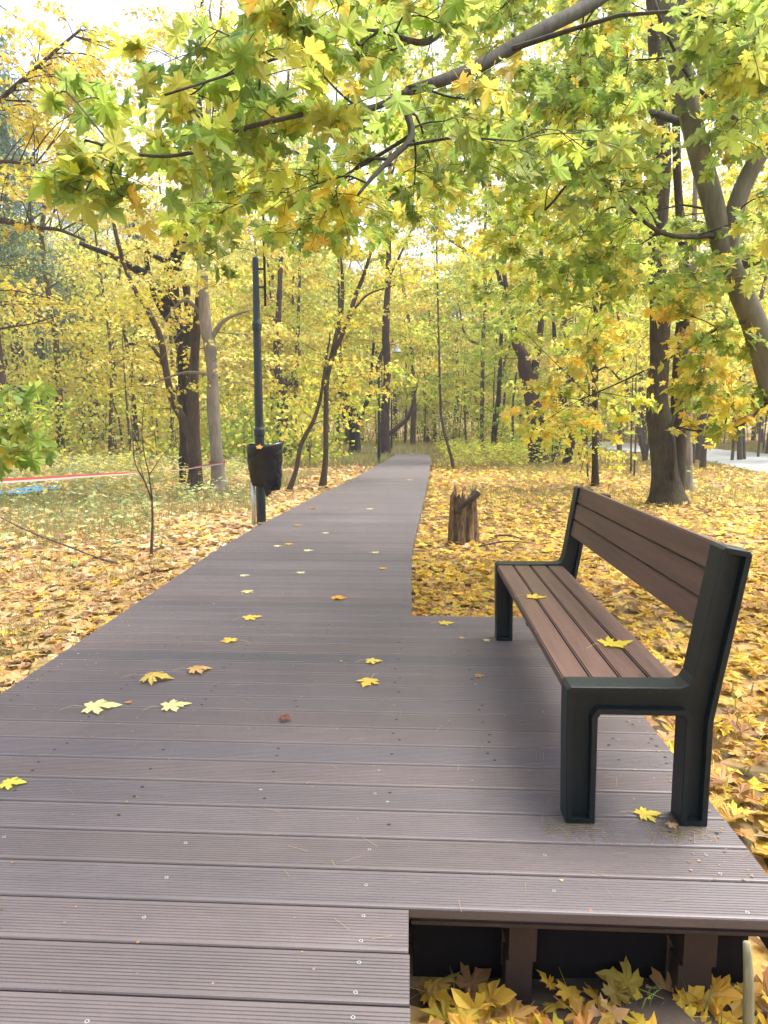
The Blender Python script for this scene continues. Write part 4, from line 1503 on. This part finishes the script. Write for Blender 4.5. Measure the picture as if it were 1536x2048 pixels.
# ------------------------------------------------------------------ mid-distance trees, each with the trunk the photo shows
tree('forked_oak', 'crooked dark trunk behind two slimmer grey trunks at the left', 'tree', (374, 966),
     [(374, 968, 32), (371, 900, 24), (370, 820, 23), (368, 740, 24), (366, 690, 28), (352, 640, 28), (345, 600, 30), (342, 550, 26), (360, 500, 26), (376, 440, 22), (386, 380, 24), (392, 330, 26), (400, 290, 18), (395, 180, 12), (400, 60, 8)],
     [[(345, 620, 24), (322, 590, 20), (305, 560, 18), (265, 535, 14), (220, 510, 10), (160, 487, 7)], [(350, 660, 14), (318, 610, 12), (300, 560, 10), (290, 500, 8)],
      [(372, 700, 18), (380, 650, 18), (375, 600, 14), (370, 560, 14), (358, 540, 12)], [(392, 330, 12), (430, 290, 9), (470, 262, 6)], [(395, 320, 14), (425, 330, 9), (450, 280, 7), (470, 180, 5)],
      [(345, 530, 12), (305, 510, 8), (270, 495, 6)]],
     'bark_dark', 46, 2.6, 7.4, 2.6, 42, .10, ['pale', 'yellow', 'yellow'], seg=12, rough=.2)
tree('forked_maple', 'brown twin stemmed trunk left of the pale smooth one, forking at head height', 'tree', (388, 986),
     [(390, 988, 34), (390, 940, 26), (386, 880, 26), (387, 830, 22), (388, 760, 18), (392, 680, 16), (398, 600, 14), (404, 520, 12)],
     [[(384, 880, 20), (366, 840, 17), (345, 800, 14), (333, 745, 13), (322, 680, 12), (305, 640, 11), (290, 610, 10), (275, 590, 9), (252, 540, 8), (232, 470, 7), (225, 420, 5)],
      [(333, 740, 8), (300, 690, 6), (258, 688, 5)]],
     'bark_mid', 34, 1.8, 6.0, 2.0, 40, .095, ['yellow', 'pale'], seg=10)
tree('smooth_maple', 'pale smooth trunk wrapped with the end of the barrier tape', 'tree', (437, 987),
     [(438, 987, 30), (435, 930, 25), (430, 870, 24), (426, 800, 23), (424, 740, 21), (420, 690, 23), (412, 660, 22), (408, 600, 21), (404, 520, 19), (402, 440, 17), (401, 350, 15), (412, 270, 12), (420, 180, 9), (425, 60, 6)],
     [[(420, 680, 12), (450, 640, 7), (500, 620, 4)], [(412, 640, 8), (370, 600, 6), (330, 640, 4)], [(402, 440, 9), (430, 330, 7), (460, 250, 5)], [(424, 750, 7), (370, 745, 5), (310, 765, 3)]],
     'bark_pale', 34, 1.9, 6.8, 2.0, 40, .095, ['yellow', 'gold', 'pale'], seg=12)
tree('leaning_sapling', 'thin stem leaning right that crosses behind the straight sapling left of the walk', 'tree', (577, 983),
     [(577, 984, 11), (592, 940, 9), (602, 890, 9), (625, 845, 8), (640, 800, 7), (648, 750, 6), (655, 700, 5)], [], 'bark_mid', 8, 1.5, 3.2, .8, 30, .10, 'yellow', seg=7, twig=.005)
tree('slender_maple', 'slender forked maple standing close to the left edge of the walk', 'tree', (645, 976),
     [(645, 976, 16), (651, 920, 12), (652, 850, 11), (652, 790, 11), (656, 745, 11), (676, 690, 10), (696, 640, 9), (712, 590, 9), (728, 550, 8), (740, 510, 6)],
     [[(655, 745, 10), (668, 690, 9), (682, 620, 8), (685, 560, 7), (680, 500, 4)], [(700, 630, 5), (735, 590, 4), (790, 570, 3)]],
     'bark_mid', 40, 2.0, 5.6, 2.0, 36, .10, ['yellow', 'lime', 'yellow'], seg=8)
tree('twiggy_sapling', 'bare twiggy sapling standing alone in the grass at the left', 'sapling', (301, 1118),
     [(302, 1120, 7), (305, 1050, 5), (304, 1000, 4.5)], [[(304, 1002, 4), (290, 965, 3), (270, 925, 2.5), (266, 880, 2), (262, 830, 1.5)], [(304, 1000, 4), (298, 950, 3), (288, 905, 2.5), (284, 860, 1.8), (290, 790, 1.2)], [(290, 965, 2), (280, 930, 1.5)], [(298, 950, 2), (330, 905, 1.5), (360, 880, 1)]],
     'bark_twig', 4, .5, 1.1, .3, 6, .05, 'brown', seg=6, ext=False, twig=.003, spray=.2)
tree('dark_pine_trunk', 'reddish dark trunk behind the bin bag and lamp post', 'tree', (568, 922),
     [(570, 924, 30), (566, 870, 25), (566, 800, 20), (560, 760, 18), (552, 720, 14), (556, 650, 12), (560, 560, 10), (565, 450, 8)], [[(560, 770, 12), (580, 765, 9), (592, 740, 8), (600, 700, 5)]],
     'bark_red', 44, 2.4, 9.5, 3.0, 50, .13, ['lime', 'yellow', 'lime'], shape='mid', seg=9)
tree('slim_trunk', 'slim brown trunk right of the reddish trunk beyond the bin bag', 'tree', (594, 915),
     [(594, 916, 11), (593, 850, 9), (592, 780, 9), (594, 700, 8), (598, 600, 6), (600, 480, 5)], [], 'bark_mid', 26, 2.5, 8.5, 2.2, 46, .13, ['yellow', 'gold'], seg=7)
tree('candelabra_oak', 'dark stout trunk forking like a candelabra left of the far walk', 'tree', (707, 911),
     [(708, 912, 25), (708, 870, 22), (706, 830, 19), (700, 800, 12), (690, 770, 9), (680, 700, 7), (678, 600, 5)],
     [[(706, 850, 12), (690, 830, 11), (684, 795, 10), (670, 760, 6)], [(712, 850, 11), (725, 825, 9), (738, 790, 9), (742, 750, 6), (748, 680, 5)], [(684, 810, 7), (650, 800, 4), (620, 810, 3)]],
     'bark_dark', 44, 2.8, 9.0, 3.2, 50, .14, ['lime', 'olive', 'yellow'], shape='mid', seg=9, rough=.2)
tree('tall_dark_trunk', 'tall dark trunk right behind the second lamp post', 'tree', (772, 916),
     [(772, 918, 22), (770, 860, 18), (772, 790, 16), (775, 740, 14), (772, 690, 16), (772, 640, 14), (776, 560, 11), (778, 450, 9), (780, 320, 7)],
     [[(776, 870, 8), (795, 855, 9), (812, 840, 8), (822, 822, 7), (830, 790, 4)], [(772, 690, 8), (758, 720, 7), (750, 750, 5)], [(775, 560, 6), (810, 490, 4), (830, 440, 3)]],
     'bark_red', 52, 3.0, 12, 3.2, 50, .15, ['yellow', 'pale', 'gold'], shape='mid', seg=9)
tree('straight_maple', 'straight thin pale brown trunk right of the far walk', 'tree', (965, 905),
     [(965, 906, 9), (964, 840, 8), (965, 760, 8), (966, 680, 8), (970, 600, 7), (970, 500, 6), (972, 380, 5), (975, 250, 4)],
     [[(966, 690, 5), (940, 680, 6), (925, 655, 5), (920, 620, 3)], [(970, 600, 7), (985, 575, 7), (960, 520, 6), (900, 480, 5), (860, 440, 4)]],
     'bark_mid', 50, 3.2, 14, 3.6, 52, .16, ['yellow', 'gold', 'lime', 'pale'], shape='mid', seg=7)
tree('tilted_sapling', 'grey leaning sapling between the walk and the thin straight trunk', 'tree', (905, 938),
     [(907, 938, 8), (900, 905, 6), (890, 870, 6), (882, 830, 5), (880, 780, 5), (878, 700, 4)], [], 'bark_mid', 26, 2.2, 5.6, 1.7, 36, .12, ['green', 'lime', 'lime'], seg=6)
tree('ivy_trunk', 'short dark trunk with ivy right of the thin straight trunk', 'tree', (989, 912),
     [(990, 914, 14), (989, 880, 13), (990, 850, 12), (996, 800, 9), (1000, 740, 8), (1004, 640, 6), (1010, 520, 5)], [], 'bark_dark', 34, 2.2, 9, 2.6, 46, .14, ['green', 'lime'], seg=7,
     extra=[(985, 850, -.4, 4, 'green'), (990, 880, -.4, 2, 'herb')])
tree('pollard_oak', 'stout dark red brown trunk with a broken looking fork beyond the bench', 'tree', (1075, 928),
     [(1077, 930, 38), (1074, 880, 32), (1070, 830, 31), (1062, 780, 30), (1052, 740, 28), (1045, 712, 22), (1032, 690, 14), (1026, 660, 9)],
     [[(1064, 770, 18), (1070, 735, 15), (1076, 700, 13), (1082, 640, 11), (1080, 560, 9), (1085, 450, 7)], [(1050, 740, 14), (1040, 700, 10), (1020, 620, 8), (1000, 560, 7), (985, 500, 5)]],
     'bark_red', 56, 3.0, 8.6, 3.0, 54, .115, ['green', 'lime', 'green', 'olive'], seg=12, rough=.2)
tree('twisted_oak', 'twisted dark trunk behind the leaning one, right of the stout dark trunk', 'tree', (1110, 915),
     [(1108, 916, 20), (1112, 880, 18), (1118, 840, 16), (1122, 800, 20), (1128, 760, 16), (1118, 730, 12), (1110, 690, 8), (1105, 600, 6)],
     [[(1124, 790, 12), (1142, 765, 10), (1155, 740, 7), (1170, 690, 5)]], 'bark_dark', 40, 3.0, 9.5, 3.0, 48, .13, ['olive', 'pale', 'lime'], seg=9, rough=.2)
tree('slanting_trunk', 'short dark trunk slanting to the right, beyond the bench back', 'tree', (1133, 932),
     [(1133, 932, 18), (1140, 895, 16), (1148, 865, 15), (1156, 830, 14), (1166, 790, 12), (1178, 750, 11), (1190, 690, 8), (1205, 600, 6)], [], 'bark_dark', 36, 2.6, 8, 2.6, 48, .12, ['yellow', 'lime', 'pale'], seg=8)
tree('grey_maple', 'slim grey green trunk dotted with yellow leaves beyond the bench', 'tree', (1189, 972),
     [(1190, 974, 15), (1190, 920, 11), (1189, 850, 11), (1190, 780, 11), (1191, 700, 11), (1192, 640, 10), (1194, 540, 8), (1196, 420, 7), (1200, 300, 5)],
     [[(1191, 690, 6), (1215, 670, 5), (1245, 655, 4)], [(1190, 745, 5), (1215, 735, 4), (1240, 760, 3)]], 'bark_olive', 40, 2.4, 7.4, 2.4, 44, .10, ['mix', 'yellow', 'lime'], seg=8,
     extra=[(1188, 900, -.15, 3, 'yellow'), (1192, 940, -.15, 2, 'yellow'), (1150, 830, -.8, 6, 'gold'), (1190, 830, -.8, 5, 'lime')])
tree('broad_maple', 'broad olive brown double trunk behind the bench, the thickest in view', 'tree', (1333, 1010),
     [(1333, 1014, 66), (1330, 960, 50), (1326, 900, 46), (1318, 840, 44), (1315, 810, 40), (1316, 760, 36), (1320, 700, 34), (1318, 620, 32), (1314, 540, 30), (1316, 460, 29), (1322, 380, 28), (1324, 300, 27), (1322, 220, 26), (1314, 160, 25), (1308, 60, 22), (1300, -60, 18)],
     [[(1350, 1000, 34, .1), (1356, 940, 26, .1), (1358, 880, 25, .1), (1357, 800, 26, .1), (1360, 720, 25, .1), (1366, 640, 22, .1), (1370, 560, 18, .2), (1364, 470, 16, .2), (1356, 380, 14, .2), (1352, 250, 13, .2), (1350, 120, 10, .2)],
      [(1322, 250, 12), (1300, 225, 9), (1275, 190, 7)], [(1345, 960, 8, -.25), (1348, 900, 7, -.28), (1342, 860, 6, -.2), (1350, 830, 5, -.2)]],
     'bark_olive', 46, 3.2, 7.6, 3.0, 44, .11, ['lime', 'green', 'mix'], seg=16, rough=.12)
tree('pale_trunk', 'pale grey trunk half hidden right behind the thickest double trunk', 'tree', (1374, 985),
     [(1374, 986, 20), (1374, 930, 18), (1376, 850, 16), (1380, 760, 14), (1384, 660, 13), (1386, 540, 11), (1390, 400, 9)], [], 'bark_pale', 30, 3.2, 8, 2.4, 44, .11, ['lime', 'mix'], seg=10)
tree('roadside_sapling', 'thin dark leaning sapling left of the thickest double trunk', 'tree', (1291, 925),
     [(1291, 926, 9), (1284, 890, 8), (1274, 850, 8), (1266, 810, 7), (1255, 780, 6), (1250, 740, 5), (1240, 660, 5)], [[(1292, 920, 6), (1298, 880, 5), (1300, 820, 5), (1298, 740, 4)]], 'bark_mid', 20, 2.6, 6.5, 1.8, 36, .11, ['lime', 'yellow'], seg=6)
tree('kerbside_sapling', 'short brown leaning stem at the road edge right of the double trunk', 'tree', (1406, 940),
     [(1405, 942, 12), (1408, 905, 10), (1412, 880, 9), (1420, 830, 7), (1432, 760, 5)], [], 'bark_mid', 22, 2.2, 6.5, 2.0, 40, .11, ['gold', 'yellow', 'mix'], seg=7)
tree('thin_roadside_stem', 'very thin upright stem beside the road between two thicker trunks', 'tree', (1387, 930),
     [(1386, 930, 7), (1388, 890, 5), (1395, 840, 4), (1400, 760, 4)], [], 'bark_mid', 12, 2.2, 5, 1.5, 34, .10, ['yellow'], seg=6)
tree('seedling_maple', 'tiny green maple seedling in the grass before the road', 'sapling', (1352, 990),
     [(1352, 990, 4), (1353, 950, 3), (1352, 925, 2.5)], [], 'bark_twig', 5, .42, .72, .30, 9, .12, 'green', seg=5, ext=False, twig=.003, spray=.2)
for i, (px, py, lab) in enumerate([(1176, 965, 'thin grey whip left of the dotted grey green trunk'), (1262, 945, 'thin whip of a sapling in the clearing beyond the bench'), (1268, 955, 'thin double whip in front of the roadside grass')]):
    tree('whip_sapling', lab, 'sapling', (px, py), [(px, py, 4), (px - 2 + 3 * i, py - 90, 3), (px + 4, py - 200, 2.5)], [], 'bark_twig', 6, 1.6, 3.2, .6, 20, .09, 'yellow', seg=5, twig=.004, group='whip saplings in the clearing')

tree('tall_yellow_maple', 'yellow maple at the far left whose grey bough enters over the pines', 'tree', (-170, 1010),
     [(-170, 1014, 40), (-165, 850, 34), (-150, 600, 30), (-120, 400, 26), (-100, 150, 18), (-90, -80, 10)],
     [[(-145, 560, 22), (-60, 440, 14), (0, 440, 11), (60, 454, 9), (115, 459, 6), (170, 480, 4)], [(-110, 300, 14), (0, 200, 8), (90, 120, 6), (160, 60, 4)], [(-125, 430, 10), (-20, 330, 7), (70, 330, 4)]],
     'bark_mid', 26, 3.5, 8.0, 3.0, 40, .10, ['yellow', 'gold', 'pale'], seg=10,
     extra=[(60, 130, 0, 8, 'gold'), (190, 60, .5, 6, 'yellow'), (130, 190, .3, 7, 'gold'), (30, 60, .6, 5, 'yellow'), (250, 140, 1, 4, 'pale'), (120, 220, 0, 8, 'yellow'), (60, 260, .5, 7, 'gold'), (40, 360, 0, 8, 'yellow'), (120, 420, .4, 6, 'pale'), (160, 120, 0, 5, 'gold'), (120, 600, 1, 3, 'yellow'), (220, 420, 1, 4, 'pale')])

# pines at the far left
def pine(px, py, w, lab, hh, zlo):
    b = ground_at(px, py); root = empty('pine_tree', b, label=lab, cat='tree', group='pines at the far left')
    tb = MB(); r0 = w * b[1] / F / 2
    Tk = cat([(b[0], b[1], b[2] - .05, r0 * 1.15), (b[0] + .05, b[1], b[2] + 3, r0), (b[0] - .05, b[1], b[2] + 7, r0 * .75), (b[0], b[1], b[2] + hh, r0 * .3)], 20)
    tb.tube(Tk[:, :3], Tk[:, 3], 9, .1)
    acc = []
    for i in range(80):
        z = R.uniform(zlo, hh); a = R.uniform(0, 2 * PI); k = R.uniform(.6, 2.6) * (1.1 - (z - zlo) / (hh - zlo) * .6)
        t = np.array((b[0] + k * math.cos(a), b[1] + k * math.sin(a), b[2] + z))
        s0 = Tk[np.argmin(abs(Tk[:, 2] - z + .3)), :3]
        tb.tube(cat([s0, (s0 + t) / 2 + np.array((0, 0, .1)), t], 5), np.linspace(.035, .01, 5), 4, cap=False)
        n_ = 200
        P = t + R.normal(0, .42, (n_, 3)) * np.array((1, 1, .4))
        acc.append((P, unit(R.normal(0, 1, (n_, 3)) + (0, 0, .3)), R.normal(0, 1, (n_, 3)), R.uniform(.14, .26, n_), pal('pine', n_) * 1.6))
    tb.build('trunk', M['bark_red'], root, smooth=True)
    P, T, Nn, s, c = (np.concatenate([a[i] for a in acc]) for i in range(5))
    SHAPES['needle'] = np.array([(0, 0), (.11, .3), (.11, .8), (0, 1), (-.11, .8), (-.11, .3)])
    leaves('crown', P, T, Nn, s, c, 'needle', M['needle'], root, curl=.1)


for a in [(50, 905, 30, 'leftmost dark pine trunk at the far left, nearest of the pines', 21, 6.5), (92, 900, 26, 'dark pine trunk just right of the leftmost pine', 19, 7.5),
          (190, 893, 18, 'slim pine right of the two dark ones at the left', 17, 7), (290, 890, 20, 'grey pine trunk farthest right of the pines, behind the forked trunks', 18, 8),
          (8, 925, 30, 'dark pine standing at the very left edge before the other pines', 19, 8.5)]:
    pine(*a)

#@@WOOD
# ------------------------------------------------------------------ the far wood: one indistinct mass of trees and bushes
tb = MB(); acc = []


def wood_tree(x, y, h, zlo, rad, nsp, per, leaf, pl, r0, lean=.02):
    z0 = gz(x, y)
    Tk = cat([(x, y, z0 - .1, r0 * 1.2), (x + R.normal(0, lean) * h, y, z0 + h * .35, r0 * .85), (x + R.normal(0, lean * 1.5) * h, y, z0 + h * .7, r0 * .6), (x + R.normal(0, lean * 2) * h, y, z0 + h, r0 * .2)], 9)
    tb.tube(Tk[:, :3], Tk[:, 3], 6, .1, cap=False)
    for i in range(nsp):
        z = R.uniform(zlo, h); a = R.uniform(0, 2 * PI); k = rad * math.sqrt(R.random()) * (1.1 - .5 * z / h)
        c = Tk[np.argmin(abs(Tk[:, 2] - z0 - z)), :3]
        t = np.array((c[0] + k * math.cos(a), y + k * math.sin(a), z0 + z + .3))
        if i % 2 == 0:
            tb.tube(np.array([c - (0, 0, .4), (c + t) / 2 + (0, 0, .1), t]), [r0 * .25, r0 * .16, .01], 3, cap=False)
        P = t + R.normal(0, 1, (per, 3)) * np.array((.85, .85, .26)) * R.uniform(.7, 1.25)
        T, Nn = hang(per)
        c_ = pal(pl, per) * R.normal(1, .14)
        acc.append((P, T, Nn, leaf * R.uniform(.6, 1.3, per), np.clip(c_, .01, .92)))


for ring, (ya, yb, n_, lf) in enumerate(((30, 42, 18, .16), (42, 58, 40, .19), (58, 80, 60, .25), (80, 120, 70, .36))):
    for i in range(n_):
        y = R.uniform(ya, yb)
        x = (i + R.random()) / n_ * 2 - 1
        x = x * (y * .62 + 2) - y * .04
        if ring == 0 and -5 < x < 4: continue
        if ring <= 1 and (y < 52 and -3.5 < x < 7 and y < 50): continue
        if x > 0 and ring <= 1 and abs(x - y * .42) < 6 and y < 45: x += 5
        u = (x / (y * .6) + 1) / 2
        pl = R.choice(['yellow', 'pale', 'olive', 'lime', 'gold'], p=[.28, .22, .05, .40, .05])
        h = R.uniform(10, 18) + ring * 1.5
        wood_tree(x, y, h, R.uniform(1.6, 4), R.uniform(2.2, 3.6), int(R.uniform(26, 40)), 95, lf, pl, R.uniform(.06, .18) * (1 + ring * .25))
# understorey bushes
for i in range(420):
    y = R.uniform(26, 72); x = R.uniform(-1, 1) * (y * .6 + 1)
    if -4 < x < 5 and y < 54: continue
    if x < -.3 * y and y < 50 and R.random() < .6: continue
    if x > 0 and y < 60 and x > .20 * y: continue
    for _ in range(5):
        t = np.array((x + R.normal(0, .9), y + R.normal(0, .9), gz(x, y) + R.uniform(.2, 2.6)))
        P = t + R.normal(0, 1, (46, 3)) * np.array((.6, .6, .32))
        T, Nn = hang(46)
        acc.append((P, T, Nn, .17 * R.uniform(.6, 1.3, 46), pal(['yellow', 'lime', 'lime', 'pale', 'green'][i % 5], 46) * R.normal(1, .12)))
        if R.random() < .5:
            tb.tube(np.array([(x, y, gz(x, y) - .05), (x + R.normal(0, .2), y, t[2] * .5), t]), [.03, .02, .008], 4, cap=False)
# many thin grey stems
for i in range(80):
    y = R.uniform(32, 75); x = R.uniform(-1, 1) * (y * .6 + 1)
    if -3 < x < 3 and y < 50: continue
    h = R.uniform(5, 12); z0 = gz(x, y); r0 = R.uniform(.03, .09)
    tb.tube(cat([(x, y, z0 - .1), (x + R.normal(0, .2), y, z0 + h * .5), (x + R.normal(0, .6), y, z0 + h)], 6), np.linspace(r0, r0 * .3, 6), 5, cap=False)
wood = empty('far_wood', (0, 60, -.9), kind='stuff')
tb.build('trunks', M['bark_mid'], wood, smooth=True)
P, T, Nn, s, c = (np.concatenate([a[i] for a in acc]) for i in range(5))
leaves('foliage', P, T, Nn, s, np.clip(c, .01, .92), 'far', M['leaf'], wood)
for ch in wood.children: ch['kind'] = 'stuff'

m, nt, N, L, out = mat('thin_mist')
pv = N('ShaderNodeVolumePrincipled'); pv.inputs['Color'].default_value = (.97, .98, 1, 1); pv.inputs['Density'].default_value = .0012; pv.inputs['Anisotropy'].default_value = .2
L(pv.outputs[0], out.inputs['Volume'])
mb = MB(); mb.box((-110, -14, -3), (110, 132, 30))
hz = mb.build('haze', m); hz['kind'] = 'stuff'
#@@LIGHT
# ------------------------------------------------------------------ sky and light: bright overcast
w = bpy.data.worlds.new('World'); SC.world = w; w.use_nodes = True
nt = w.node_tree; nt.nodes.clear()
N, L = nt.nodes.new, nt.links.new
SUN_EL, SUN_AZ = math.radians(64), math.radians(60)
sky = N('ShaderNodeTexSky'); sky.sky_type = 'NISHITA'; sky.sun_disc = False
sky.sun_elevation = SUN_EL; sky.sun_rotation = SUN_AZ
sky.air_density = 1.0; sky.dust_density = 6.0; sky.ozone_density = 1.0
hs = N('ShaderNodeHueSaturation'); hs.inputs['Saturation'].default_value = .6
L(sky.outputs[0], hs.inputs['Color'])
bg = N('ShaderNodeBackground'); bg.inputs['Strength'].default_value = .15
L(hs.outputs[0], bg.inputs[0])
ow = N('ShaderNodeOutputWorld'); L(bg.outputs[0], ow.inputs[0])
sl = bpy.data.lights.new('sun', 'SUN'); sl.energy = 1.1; sl.angle = math.radians(28); sl.color = (1, .96, .9)
so = bpy.data.objects.new('sun', sl); COL.objects.link(so)
d = Vector((math.sin(SUN_AZ) * math.cos(SUN_EL), math.cos(SUN_AZ) * math.cos(SUN_EL), math.sin(SUN_EL)))
so.rotation_euler = d.to_track_quat('Z', 'Y').to_euler()
so.location = (0, 0, 30)
SC.view_settings.view_transform = 'Standard'
SC.view_settings.look = 'None'
SC.view_settings.exposure = 1.75
SC.view_settings.gamma = 1
SC.cycles.use_denoising = True
SC.cycles.max_bounces = 8
SC.cycles.diffuse_bounces = 4
SC.cycles.transmission_bounces = 4
SC.cycles.use_adaptive_sampling = True
SC.cycles.adaptive_threshold = .02
